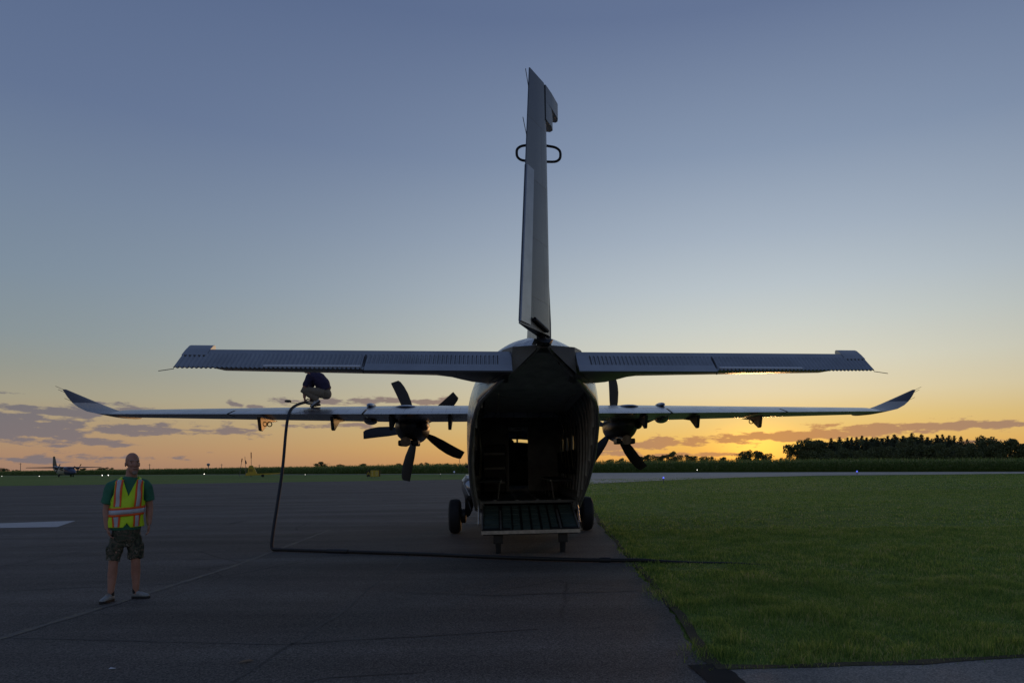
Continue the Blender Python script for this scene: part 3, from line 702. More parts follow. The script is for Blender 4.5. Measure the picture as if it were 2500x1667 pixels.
# dark root pieces between the elevators and the door opening
for s in (-1, 1):
    g = loft([[(s * .04, .26, 3.045), (s * .385, .26, 3.02), (s * .405, .26, 2.69)], [(s * .14, .55, 3.06), (s * .50, .55, 3.03), (s * .52, .55, 2.70)], [(s * .52, 1.0, 2.98), (s * .66, 1.0, 2.95), (s * .68, 1.0, 2.68)]])
    obj('tail_root_fairing', g, M_fair, stab)

# fin, rudder
rings = []
for z, y0, y1, h in ((3.0, .2, 3.2, .15), (3.3, .2, 2.7, .15), (3.8, .2, 2.35, .12), (5.0, .2, 1.6, .085), (5.72, .22, 1.15, .06)):
    rings.append([(-h * .6, y0, z), (-h, (y0 + y1) * .5, z), (-h * .5, y1 - .1, z), (0, y1, z), (h * .5, y1 - .1, z), (h, (y0 + y1) * .5, z), (h * .6, y0, z)])
fin = obj('tail_fin', loft(rings), M_fin, plane, smooth=True)
RA = R(23.5)
def rud(u, w, z):            # u forward of the hinge (negative aft), w sideways
    return (u * math.sin(RA) + w * math.cos(RA), .16 + u * math.cos(RA) - w * math.sin(RA), z)
def rch(z): return .83 - (.83 - .40) * (z - 3.13) / (6.2 - 3.13)
def rsec(z, ca, fw=.05, th=.075):
    c = rch(z) * ca
    return [rud(fw + .03, 0, z), rud(fw, th * .8, z), rud(-.05, th, z), rud(-c * .6, th * .52, z), rud(-c, .007, z), rud(-c, -.007, z), rud(-c * .6, -th * .52, z), rud(-.05, -th, z), rud(fw, -th * .8, z)]
zs = [3.13, 3.6, 4.3, 5.0, 5.6, 6.2]
rudder = obj('rudder', loft([rsec(z, 1, .05, .075 - .022 * (z - 3.13) / 3.07) for z in zs]), M_fin, plane, smooth=True)
th = .062
obj('rudder_horn', loft([[rud(.56, 0, z), rud(.54, th * .55, z), rud(.47, th, z), rud(.2, th * 1.1, z), rud(.0, th, z), rud(.0, -th, z), rud(.2, -th * 1.1, z), rud(.47, -th, z), rud(.54, -th * .55, z)] for z in (6.01, 6.2)]), M_fin, rudder, smooth=True)
obj('rudder_horn_root', loft([[rud(.33, 0, z), rud(.30, th * .75, z), rud(.2, th * 1.06, z), rud(.0, th, z), rud(.0, -th, z), rud(.2, -th * 1.06, z), rud(.30, -th * .75, z)] for z in (5.78, 6.01)]), M_fin, rudder, smooth=True)
g = []
for z in (3.16, 3.6, 4.3, 5.0):
    c = rch(z); w0 = .032 + .022
    g.append([rud(-c * .70, .042, z), rud(-c * 1.0, .024, z), rud(-c * 1.0, -.012, z), rud(-c * .70, -.042, z)])
tt = obj('rudder_tab', loft(g), M_tab_lit, rudder)
obj('tab_actuator', tube([rud(-.5, .06, 3.24), rud(-.3, .08, 3.2), rud(-.12, .085, 3.17)], .025, 8), M_black, rudder)
obj('tail_stinger', loft([[(-.13, -.02, 3.07), (.10, .02, 3.07), (.11, .5, 3.08), (-.14, .5, 3.08)], [(-.02, -.04, 3.02), (.05, -.04, 3.02), (.06, .5, 3.0), (-.06, .5, 3.0)]]), M_black, plane)
obj('tail_light', ellipsoid((.01, .04, 3.045), (.03, .04, .03)), M_greyp, plane, smooth=True)
obj('rudder_gusset', loft([[rud(.02, .03, 3.14), rud(.02, -.03, 3.14), rud(-.12, -.03, 3.14), rud(-.12, .03, 3.14)], [(.05, .12, 3.04), (-.03, .12, 3.04), (-.05, .0, 3.04), (.03, .0, 3.04)]]), M_black, plane)
for s in (-1, 1):
    pts = [(s * .07, .70, 5.72), (s * .13, .70, 5.715), (s * .22, .70, 5.70), (s * .275, .70, 5.66), (s * .285, .70, 5.60), (s * .27, .70, 5.55), (s * .21, .70, 5.515), (s * .07, .70, 5.51)]
    obj('loop_antenna', tube([tuple(p) for p in spline(pts, 4)], .017, 8), M_black, fin, smooth=True)
obj('antenna_mount', box(-.12, .70, 5.66, .05, .1, .34), M_black, fin, bevel=.01)
for z, l in ((5.95, .2), (5.35, .22)):
    c = rch(z); obj('static_wick', tube([rud(-c, 0, z), rud(-c - l, .04, z + .1)], .004, 4), M_black, rudder)
obj('fuselage_antenna', tube([(-1.06, 4.2, 1.55), (-1.12, 4.1, 1.55)], .03, 6), M_black, fus)

# ------------------------------------------------------------------ fuel hose
M_hose = mat('hose_rubber', (.014, .014, .015), .6, noise=.2, nscale=30)
air = [(-6.291, 15.85, 3.09), (-6.287, 15.6, 3.05), (-6.297, 15.35, 2.99), (-6.304, 15.1, 2.90), (-6.296, 14.93, 2.79), (-6.258, 14.73, 2.62), (-6.205, 14.5, 2.286), (-6.06, 14.0, 1.589), (-5.945, 13.5, .942), (-5.865, 13.05, .26), (-5.83, 12.95, .06), (-5.74, 12.90, .036)]
gnd = [(-5.0, 12.68, .034), (-3.8, 12.31, .034), (-2.6, 11.9, .034), (-1.77, 11.57, .034), (-.9, 11.25, .034), (-.1, 11.0, .034), (.5, 10.88, .034), (.91, 10.83, .035)]
lawn_part = [(1.3, 10.8, .010), (1.84, 10.75, -.018), (2.4, 10.65, -.022), (3.04, 10.46, -.05)]
pts = spline(air, 8)[:-1] + spline([air[-1]] + gnd, 6)[:-1] + spline([gnd[-1]] + lawn_part, 6)
hose = thing('fuel_hose', 'black fuel hose lying across the asphalt and rising to the wing beside the crouching man', 'hose', (-5.83, 12.95, 0))
def rel(ps, o): return [(p[0] - o.location[0], p[1] - o.location[1], p[2] - o.location[2]) for p in ps]
obj('hose_line', tube(rel(pts, hose), .031, 10), M_hose, hose, smooth=True)
for i0 in (96, 128):
    if i0 + 3 < len(pts): obj('hose_coupling', tube(rel(pts[i0:i0 + 3], hose), [.042, .046, .042], 12), M_black, hose)
nz = obj('nozzle', tube(rel([(-6.291, 15.85, 3.09), (-6.27, 15.98, 3.09), (-6.24, 16.1, 3.11), (-6.20, 16.2, 3.04)], hose), [.04, .05, .04, .03], 10), M_strip, hose, smooth=True)
obj('nozzle_handle', tube(rel([(-6.38, 15.9, 3.1), (-6.32, 16.0, 3.18), (-6.26, 16.1, 3.16)], hose), .014, 6), M_black, nz)
cap = thing('filler_cap', 'small round fuel filler cap left open on the wing skin by the hose nozzle', 'cap', (-6.62, 15.62, 3.04))
obj('cap_disc', lathe([(.02, 0), (.07, .01), (.075, .04), (.05, .055), (.01, .06)], 14, 'z', (0, 0, .03)), M_black, cap, smooth=True)
obj('cap_chain', tube([(.05, 0, .03), (.16, .05, .015), (.24, .12, .01)], .006, 5), M_black, cap)

# ------------------------------------------------------------------ people
def bake(name, g, m, parent, voxel, smooth_it=4, fold=0, fscale=9, seed=0):
    """one continuous skin: the overlapping shapes are fused by a voxel remesh, smoothed and stored as a plain mesh"""
    o = obj(name + '_tmp', g, m)
    r = o.modifiers.new('r', 'REMESH'); r.mode = 'VOXEL'; r.voxel_size = voxel; r.adaptivity = 0
    if smooth_it:
        s = o.modifiers.new('s', 'SMOOTH'); s.factor = .5; s.iterations = smooth_it
    dg = bpy.context.evaluated_depsgraph_get(); dg.update()
    me = bpy.data.meshes.new_from_object(o.evaluated_get(dg)); me.name = name
    bpy.data.objects.remove(o)
    if fold:
        n = len(me.vertices); co = np.empty(n * 3, np.float32); me.vertices.foreach_get('co', co); co = co.reshape(-1, 3)
        no = np.empty(n * 3, np.float32); me.vertices.foreach_get('normal', no); no = no.reshape(-1, 3)
        q = vnoise(co[:, 0] * 1.0 + co[:, 2] * .5, co[:, 2] * .7 + co[:, 1], 1 / fscale, seed + 3) - .5 + .5 * (vnoise(co[:, 0] + co[:, 1], co[:, 2] * 1.6, .5 / fscale, seed + 5) - .5)
        co += no * (q * fold)[:, None]; me.vertices.foreach_set('co', co.ravel()); me.update()
    me.polygons.foreach_set('use_smooth', [True] * len(me.polygons))
    if not me.materials: me.materials.append(m)
    out = bpy.data.objects.new(name, me); C.objects.link(out); out.parent = parent
    return out
def limb(pts, rad, n=12): return tube(spline(pts, 5), list(np.interp(np.linspace(0, len(rad) - 1, (len(pts) - 1) * 5 + 1), range(len(rad)), rad)), n)
def xf(vf, M4): return ([tuple(M4 @ Vector(p)) for p in vf[0]], vf[1])
def hand(M4, curl=.5, side=1):
    """palm, four unequal curled fingers and a thumb that leaves the side of the palm; along -z, palm facing +x*side"""
    g = geo(); add(g, xf(ellipsoid((0, 0, -.045), (.016, .040, .052)), M4))
    for k, (oy, ln) in enumerate(((-.030, .066), (-.010, .076), (.010, .071), (.029, .056))):
        p = Vector((0, oy, -.082)); pts = [Vector((0, oy * .8, -.05)), p.copy()]; a = 0
        for j, f in enumerate((.42, .32, .26)):
            a += curl * (.55, .8, .6)[j]
            p = p + Vector((side * math.sin(a), 0, -math.cos(a))) * ln * f; pts.append(p.copy())
        add(g, xf(tube(pts, [.010, .0092, .0088, .0082, .0068], 8), M4))
    add(g, xf(tube([(0, -.028, -.02), (side * .012, -.050, -.045), (side * .022, -.054, -.072), (side * .026, -.046, -.092)], [.013, .012, .0105, .008], 8), M4))
    return g
M_skin = mat('skin', (.42, .22, .16), .55, noise=.10, nscale=14, spec=.35)
M_shirt = mat('green_tshirt', (.035, .17, .105), .85, noise=.12, nscale=6)
M_vest = mat('vest_lime', (.60, .92, .02), .6, noise=.06, nscale=9)
M_orange = mat('vest_orange', (.90, .12, .015), .6)
M_silver = mat('vest_silver', (.50, .53, .58), .4, noise=.06)
M_shoe = mat('shoe_grey', (.26, .28, .29), .6, noise=.25, nscale=40)
M_shoeb = mat('shoe_black', (.015, .015, .016), .7)
M_beard = mat('grey_beard', (.26, .22, .19), .9, noise=.3, nscale=60)
M_eye = mat('eye_dark', (.02, .018, .016), .2)
M_camo = mat('camouflage', (.05, .05, .03), .85)
def camo():
    nt = M_camo.node_tree; p = nt.nodes['Principled BSDF']; N = nt.nodes; Lk = nt.links.new
    tc = N.new('ShaderNodeTexCoord'); n = N.new('ShaderNodeTexNoise'); n.inputs['Scale'].default_value = 11; n.inputs['Detail'].default_value = 2; Lk(tc.outputs['Object'], n.inputs['Vector'])
    r = N.new('ShaderNodeValToRGB'); r.color_ramp.interpolation = 'CONSTANT'; e = r.color_ramp.elements
    e[0].position = 0; e[0].color = (.020, .022, .016, 1); e[1].position = .42; e[1].color = (.050, .060, .036, 1)
    for q, c in ((.50, (.105, .085, .060)), (.57, (.035, .045, .028)), (.63, (.17, .15, .115))):
        k = e.new(q); k.color = (*c, 1)
    Lk(n.outputs['Fac'], r.inputs[0]); Lk(r.outputs[0], p.inputs['Base Color'])
camo()
def head_geo(cx, cy, cz, yaw, pitch, s=1., neck=None):
    M4 = Matrix.Translation((cx, cy, cz)) @ Euler((pitch, 0, yaw)).to_matrix().to_4x4() @ Matrix.Diagonal((s * 1.1, s, s, 1))
    g = geo()
    for c, r in (((0, .015, .035), (.076, .096, .094)), ((0, -.022, -.055), (.061, .068, .068)), ((0, -.045, -.01), (.062, .05, .07)), ((0, -.066, -.098), (.030, .022, .020)), ((0, -.078, .028), (.055, .018, .012)),
                 ((-.034, -.074, -.022), (.022, .016, .018)), ((.034, -.074, -.022), (.022, .016, .018)), ((-.078, .016, -.008), (.009, .019, .029)), ((.078, .016, -.008), (.009, .019, .029)), ((0, -.084, -.062), (.026, .012, .007)), ((0, -.082, -.074), (.023, .012, .007))):
        add(g, xf(ellipsoid(c, r, 18, 12), M4))
    add(g, xf(tube([(0, -.088, .022), (0, -.104, -.012), (0, -.110, -.030), (0, -.088, -.036)], [.009, .012, .0165, .012], 8), M4))
    return g, M4

# --- the ramp worker standing on the apron
man = thing('person', 'bald man in lime safety vest and camouflage shorts standing on the dark asphalt', 'person', (-5.49, 8.20, 0), R(34))
hd, HM = head_geo(.145, -.02, 1.640, R(15), R(-3), 1.05)
man.scale = (.81, .90, 1)
g = geo(); add(g, hd)
add(g, limb([(.115, .03, 1.42), (.128, .02, 1.50), (.14, .01, 1.58)], [.082, .074, .072], 16))
add(g, loft([[(cx + hw * math.cos(t), .01 + hd_ * math.sin(t), z) for t in [2 * math.pi * k / 20 for k in range(20)]] for z, cx, hw, hd_ in ((.74, .045, .15, .11), (.95, .055, .165, .125), (1.12, .07, .165, .125), (1.3, .09, .175, .11), (1.40, .10, .165, .085), (1.45, .11, .09, .065))]))
for s, sh, el, wr in ((-1, (-.085, .02, 1.385), (-.185, .04, 1.10), (-.178, -.02, .865)), (1, (.285, .02, 1.395), (.352, .05, 1.12), (.338, -.02, .895))):
    add(g, limb([sh, tuple((Vector(sh) + Vector(el)) / 2 + Vector((s * .008, 0, 0))), el, tuple((Vector(el) * .6 + Vector(wr) * .4)), wr], [.060, .056, .047, .048, .030], 14))
    M4 = Matrix.Translation(Vector(wr) + Vector((0, 0, .015))) @ Euler((R(-8), R(s * 4 - (14 if s < 0 else 0)), R(10 * s))).to_matrix().to_4x4()
    add(g, hand(M4, .55, -s))
for s, hp, kn, an in ((-1, (-.045, .01, .80), (-.110, -.01, .46), (-.150, .02, .085)), (1, (.145, .01, .80), (.165, -.01, .46), (.165, .06, .085))):
    add(g, limb([hp, tuple((Vector(hp) + Vector(kn)) / 2), kn, tuple(Vector(kn) * .65 + Vector(an) * .35 + Vector((0, .018, 0))), tuple(Vector(kn) * .25 + Vector(an) * .75), an], [.088, .078, .060, .062, .046, .036], 14))
    add(g, limb([an, (an[0] + s * .01, an[1] - .02, .05)], [.036, .03], 10))
body = bake('body', g, M_skin, man, .0065, 3)
for nm, c, r, m in (('eye', (-.032, -.082, .008), (.012, .006, .0055), M_eye), ('eye', (.032, -.082, .008), (.012, .006, .0055), M_eye), ('mouth', (0, -.091, -.068), (.022, .005, .0025), M_eye)):
    obj(nm, xf(ellipsoid(c, r, 10, 8), HM), m, body, smooth=True)
for s in (-1, 1): obj('eyebrow', xf(tube([(s * .014, -.093, .026), (s * .034, -.092, .032), (s * .054, -.080, .026)], .0045, 6), HM), M_beard, body)
obj('goatee', xf(ellipsoid((0, -.074, -.106), (.028, .020, .026), 14, 10), HM), M_beard, body, smooth=True)
# shirt, shorts
TS = [(.855, .05, .186, .140), (.95, .055, .188, .150), (1.05, .063, .188, .152), (1.18, .077, .186, .145), (1.30, .090, .190, .130), (1.37, .097, .188, .112), (1.42, .104, .165, .092), (1.455, .112, .110, .080), (1.485, .118, .080, .072)]
def ts(z, i): return float(np.interp(z, [t[0] for t in TS], [t[i] for t in TS]))
g = geo()
add(g, loft([[(cx + hw * math.copysign(abs(math.cos(t)) ** .85, math.cos(t)), .012 + hd_ * math.copysign(abs(math.sin(t)) ** .85, math.sin(t)), z) for t in [2 * math.pi * k / 28 for k in range(28)]] for z, cx, hw, hd_ in TS]))
add(g, limb([(-.03, .02, 1.385), (-.115, .025, 1.35), (-.155, .03, 1.24), (-.178, .035, 1.165)], [.080, .082, .076, .080], 16))
add(g, limb([(.23, .02, 1.395), (.305, .025, 1.36), (.335, .035, 1.26), (.345, .04, 1.19)], [.078, .080, .072, .075], 16))
shirt = bake('tshirt', g, M_shirt, man, .009, 3, .024, 8, 1)
g = geo()
add(g, loft([[(cx + hw * math.cos(t), .012 + hd_ * math.sin(t), z) for t in [2 * math.pi * k / 24 for k in range(24)]] for z, cx, hw, hd_ in ((.93, .055, .178, .138), (.84, .052, .183, .14), (.74, .050, .186, .135), (.66, .05, .165, .11))]))
add(g, limb([(-.045, .012, .76), (-.085, .005, .62), (-.112, .0, .525), (-.120, -.003, .478)], [.100, .102, .098, .102], 16))
add(g, limb([(.145, .012, .76), (.160, .005, .64), (.168, .0, .555), (.170, -.003, .498)], [.098, .100, .096, .100], 16))
for x, z in ((-.195, .60), (.255, .62)): add(g, box(x, .0, z, .02, .12, .13))
shorts = bake('shorts', g, M_camo, man, .009, 3, .030, 9, 2)
# vest: follows the torso section, open V neck, arm holes and a centre split at the hem
def vs(t, z, off):
    off = off + .006
    cx, hw, hd_ = ts(z, 1), ts(z, 2) + off, ts(z, 3) + off
    wv = .006 * math.sin(7 * t + z * 17) + .005 * math.sin(4 * t - z * 26) + .003 * math.sin(15 * t + z * 9)
    return (cx + (hw + wv) * math.copysign(abs(math.cos(t)) ** .85, math.cos(t)), .012 + (hd_ + wv) * math.copysign(abs(math.sin(t)) ** .85, math.sin(t)), z)
nt_, nz_ = 200, 110; V, F = [], []
zz = [.885 + (1.478 - .885) * i / nz_ for i in range(nz_ + 1)]
for z in zz: V += [vs(2 * math.pi * k / nt_, z, .017) for k in range(nt_)]
for i in range(nz_):
    for k in range(nt_):
        t = 2 * math.pi * (k + .5) / nt_; z = (zz[i] + zz[i + 1]) / 2; p = vs(t, z, .017); dx = p[0] - ts(z, 1)
        front = p[1] < .01
        if front and z > 1.235 and abs(dx) < .098 * (z - 1.235) / .225: continue
        if z > 1.19 and abs(dx) > .196 - .018 * min(1, (z - 1.19) / .1): continue
        if front and z < .945 and abs(dx - .005) < .05 * (.945 - z) / .06: continue
        q = i * nt_; F.append((q + k, q + (k + 1) % nt_, q + nt_ + (k + 1) % nt_, q + nt_ + k))
vest = obj('safety_vest', (V, F), M_vest, man, smooth=True)
sd = vest.modifiers.new('thick', 'SOLIDIFY'); sd.thickness = .006; sd.offset = 1
def vx(dx, z, off, front):
    hw = ts(z, 2) + off + .006; c = max(-1, min(1, dx / hw)); c = math.copysign(abs(c) ** (1 / .85), c); t = math.acos(c)
    return vs(-t if front else t, z, off)
for s in (-1, 1):
    obj('vest_binding', tube([vx(s * .098 * (z - 1.235) / .225, z, .018, True) for z in frange(1.232, 1.455, .02)], .007, 6), M_vest, vest, smooth=True)
    for fr in (True, False):
        obj('vest_binding', tube([vx(s * (.196 - .018 * min(1, max(0, z - 1.19) / .1)), z, .018, fr) for z in frange(1.19, 1.37, .02)], .007, 6), M_vest, vest, smooth=True)
    obj('vest_binding', tube([vx(.005 + s * .05 * (.945 - z) / .06, z, .018, True) for z in frange(.886, .946, .01)], .006, 6), M_vest, vest, smooth=True)
obj('vest_zip', tube([vx(.004, z, .019, True) for z in frange(.945, 1.235, .03)], .004, 6), M_silver, vest)
def tx(x, z, off, front):
    hw = ts(z, 2) + off; c = max(-1, min(1, x / hw)); c = math.copysign(abs(c) ** (1 / .85), c); t = math.acos(c)
    return -t if front else t
def band(nm, m, x0, x1, z0, z1, front, off, nx=4, nz=28):
    V, F = [], []
    for i in range(nz + 1):
        z = z0 + (z1 - z0) * i / nz
        for k in range(nx + 1):
            x = x0 + (x1 - x0) * k / nx; lim = ts(z, 2) + off - .004
            V.append(vs(tx(max(-lim, min(lim, x)), z, off, front), z, off))
    for i in range(nz):
        for k in range(nx): F.append((i * (nx + 1) + k, i * (nx + 1) + k + 1, (i + 1) * (nx + 1) + k + 1, (i + 1) * (nx + 1) + k))
    o = obj(nm, (V, F), m, vest, smooth=True); q = o.modifiers.new('t', 'SOLIDIFY'); q.thickness = .003; q.offset = 1
for front in (True, False):
    for s in (-1, 1):
        a, b = (.078, .166) if s > 0 else (-.172, -.078)
        w = b - a
        for x0, x1, m, nm in ((a, a + w * .25, M_orange, 'orange_stripe'), (a + w * .25, a + w * .75, M_silver, 'reflective_stripe'), (a + w * .75, b, M_orange, 'orange_stripe')):
            band(nm, m, x0, x1, .892, 1.035, front, .026); band(nm, m, x0, x1, 1.13, 1.448, front, .026)
def ring(nm, m, z0, z1, off):
    V, F = [], []
    for z in (z0, (z0 + z1) / 2, z1): V += [vs(2 * math.pi * k / 96, z + .012 * math.sin(2 * math.pi * k / 96 * 1 + 1.2), off) for k in range(96)]
    for i in (0, 1):
        for k in range(96): F.append((i * 96 + k, i * 96 + (k + 1) % 96, (i + 1) * 96 + (k + 1) % 96, (i + 1) * 96 + k))
    o = obj(nm, (V, F), m, vest, smooth=True); q = o.modifiers.new('t', 'SOLIDIFY'); q.thickness = .003; q.offset = 1
ring('orange_stripe', M_orange, 1.022, 1.048, .028); ring('reflective_stripe', M_silver, 1.048, 1.10, .029); ring('orange_stripe', M_orange, 1.10, 1.126, .028)
def shoe(ax, ay, az, dirx, diry, parent, soleM=M_shoeb, upM=M_shoe, pitch=0):
    a = math.atan2(diry, dirx); M4 = Matrix.Translation((ax, ay, az)) @ Euler((0, pitch, 0)).to_matrix().to_4x4()
    M4 = Matrix.Translation((ax, ay, az)) @ Matrix.Rotation(a, 4, 'Z') @ Matrix.Rotation(pitch, 4, 'Y')
    rings = []
    for u, w, h in ((-.085, .020, .055), (-.07, .034, .075), (-.02, .038, .085), (.05, .042, .072), (.11, .046, .052), (.165, .040, .040), (.195, .018, .028)):
        rings.append([(u, w * math.cos(t), max(.018, h * (.5 + .5 * math.sin(t)) + .012)) for t in [2 * math.pi * k / 12 for k in range(12)]])
    M4 = M4 @ Matrix.Diagonal((.86, 1, 1.12, 1))
    sh = obj('shoe', xf(loft(rings), M4), upM, parent, smooth=True)
    sr = [[(u * 1.03, w, 0), (u * 1.03, w * 1.06, .012), (u * 1.02, w, .028), (u * 1.02, -w, .028), (u * 1.03, -w * 1.06, .012), (u * 1.03, -w, 0)] for u, w in ((-.088, .022), (-.06, .036), (0, .036), (.06, .042), (.12, .047), (.17, .040), (.198, .015))]
    obj('shoe_sole', xf(loft(sr), M4), soleM, sh)
    obj('shoe_collar', xf(lathe([(.044, .060), (.046, .10), (.040, .125), (.034, .126)], 14, 'z', (-.035, 0, 0)), M4), M_shoeb, sh, smooth=True)
    obj('shoe_lace', xf(tube([(.01, -.02, .095), (.03, .02, .09), (.05, -.02, .082), (.07, .02, .076)], .006, 6), M4), M_beard, sh)
shoe(-.165, -.0, 0, -.62, -.78, man); shoe(.185, .05, 0, .86, -.5, man)

# --- the man crouching on the wing
cwx, cwy = -4.72, 8.5
_c, _s = math.cos(YAW), math.sin(YAW)
crouch = thing('person', 'man in dark purple shirt and khaki trousers crouching on the wing beside the fuel hose', 'person', (-.3773 + _c * cwx - _s * cwy, 8.2 + _s * cwx + _c * cwy, 3.035), YAW)
M_purple = mat('purple_shirt', (.030, .022, .065), .85, noise=.15)
M_khaki = mat('khaki_trousers', (.19, .155, .115), .85, noise=.12)
M_hair = mat('dark_hair', (.03, .022, .018), .7)
M_skin2 = mat('ruddy_skin', (.40, .17, .12), .6, noise=.1, nscale=14)
hd, HM = head_geo(-.285, .0, .885, R(-90), R(0), .98)
HM = Matrix.Translation((-.285, .0, .885)) @ Matrix.Rotation(R(-42), 4, 'Y') @ Matrix.Rotation(R(-90), 4, 'Z')
g = geo()
hd0, H0 = head_geo(0, 0, 0, 0, 0, .98)
add(g, xf(hd0, HM))
add(g, limb([(-.12, 0, .74), (-.20, 0, .79), (-.26, 0, .83)], [.066, .058, .058], 14))
add(g, loft([[(cx + a * math.cos(t) * math.sin(tl), b * math.sin(t), cz + a * math.cos(t) * math.cos(tl)) for t in [2 * math.pi * k / 16 for k in range(16)]] for cx, cz, a, b, tl in ((.19, .34, .11, .14, .6), (.12, .48, .115, .15, .5), (.02, .62, .12, .165, .2), (-.10, .70, .10, .16, -.2), (-.16, .73, .06, .09, -.4))]))
for s, sh, el, wr in ((-1, (-.13, -.17, .68), (-.245, -.20, .41), (-.275, -.13, .16)), (1, (-.13, .17, .68), (-.22, .17, .42), (-.19, .06, .20))):
    add(g, limb([sh, tuple((Vector(sh) + Vector(el)) / 2), el, tuple((Vector(el) + Vector(wr)) / 2), wr], [.055, .052, .044, .042, .030], 12))
    M4 = Matrix.Translation(Vector(wr) + Vector((0, 0, .012))) @ Euler((0, R(12), R(180 + 15 * s))).to_matrix().to_4x4()
    add(g, hand(M4, .9, 1))
for s, hp, kn, an in ((-1, (.17, -.10, .27), (-.31, -.17, .36), (.02, -.13, .10)), (1, (.17, .10, .27), (-.27, .20, .33), (-.07, .16, .085))):
    add(g, limb([hp, tuple((Vector(hp) + Vector(kn)) / 2), kn], [.09, .08, .06], 12)); add(g, limb([kn, tuple((Vector(kn) + Vector(an)) / 2), an], [.058, .05, .036], 12))
cb = bake('body', g, M_skin2, crouch, .009, 3)
obj('hair', xf(ellipsoid((0, .028, .052), (.080, .096, .090), 16, 10), HM), M_hair, cb, smooth=True)
g = geo()
add(g, loft([[(cx + a * math.cos(t) * math.sin(tl), b * math.sin(t), cz + a * math.cos(t) * math.cos(tl)) for t in [2 * math.pi * k / 20 for k in range(20)]] for cx, cz, a, b, tl in ((.20, .33, .135, .175, .75), (.15, .44, .17, .185, .6), (.05, .56, .19, .195, .35), (-.06, .65, .17, .195, .0), (-.13, .71, .12, .15, -.3), (-.17, .755, .065, .07, -.4))]))
for s, sh, el in ((-1, (-.12, -.16, .68), (-.245, -.20, .42)), (1, (-.12, .16, .68), (-.22, .17, .43))):
    add(g, limb([sh, tuple((Vector(sh) + Vector(el)) / 2), el], [.085, .08, .066], 12))
bake('shirt', g, M_purple, crouch, .012, 3, .02, 8, 4)
g = geo(); add(g, ellipsoid((.18, 0, .275), (.135, .175, .135)))
for s, hp, kn, an in ((-1, (.17, -.10, .27), (-.31, -.17, .36), (.02, -.13, .12)), (1, (.17, .10, .27), (-.27, .20, .33), (-.07, .16, .11))):
    add(g, limb([hp, tuple((Vector(hp) + Vector(kn)) / 2), kn], [.115, .10, .078], 14)); add(g, limb([kn, tuple((Vector(kn) + Vector(an)) / 2), an], [.078, .075, .066], 14))
bake('trousers', g, M_khaki, crouch, .012, 3, .02, 9, 5)
M_shoel = mat('pale_shoe', (.45, .46, .48), .6, noise=.15, nscale=30)
shoe(.03, -.13, .03, -1, -.1, crouch, M_shoeb, M_shoel, R(38)); shoe(-.06, .16, .0, -1, .25, crouch, M_shoeb, M_shoel, R(6))

# ------------------------------------------------------------------ corn field along the runway
M_corn = mat('corn_leaf', (.05, .075, .022), .7, spec=.2)
def corn_mat():
    nt = M_corn.node_tree; p = nt.nodes['Principled BSDF']; N = nt.nodes
    ge = N.new('ShaderNodeNewGeometry'); r = N.new('ShaderNodeValToRGB'); e = r.color_ramp.elements
    e[0].color = (.12, .18, .045, 1); e[1].color = (.48, .43, .20, 1); k = e.new(.6); k.color = (.23, .30, .08, 1); k = e.new(.86); k.color = (.32, .35, .12, 1)
    nt.links.new(ge.outputs['Random Per Island'], r.inputs[0]); nt.links.new(r.outputs[0], p.inputs['Base Color'])
    tr = N.new('ShaderNodeBsdfTranslucent'); nt.links.new(r.outputs[0], tr.inputs[0]); ms = N.new('ShaderNodeMixShader'); ms.inputs[0].default_value = .6
    nt.links.new(p.outputs[0], ms.inputs[1]); nt.links.new(tr.outputs[0], ms.inputs[2]); nt.links.new(ms.outputs[0], nt.nodes['Material Output'].inputs[0])
corn_mat()
def cornh(x): return np.interp(x, [-300, -60, 2, 20, 36, 55, 84], [2.35, 2.2, 2.35, 2.25, 2.1, 1.75, 1.6])
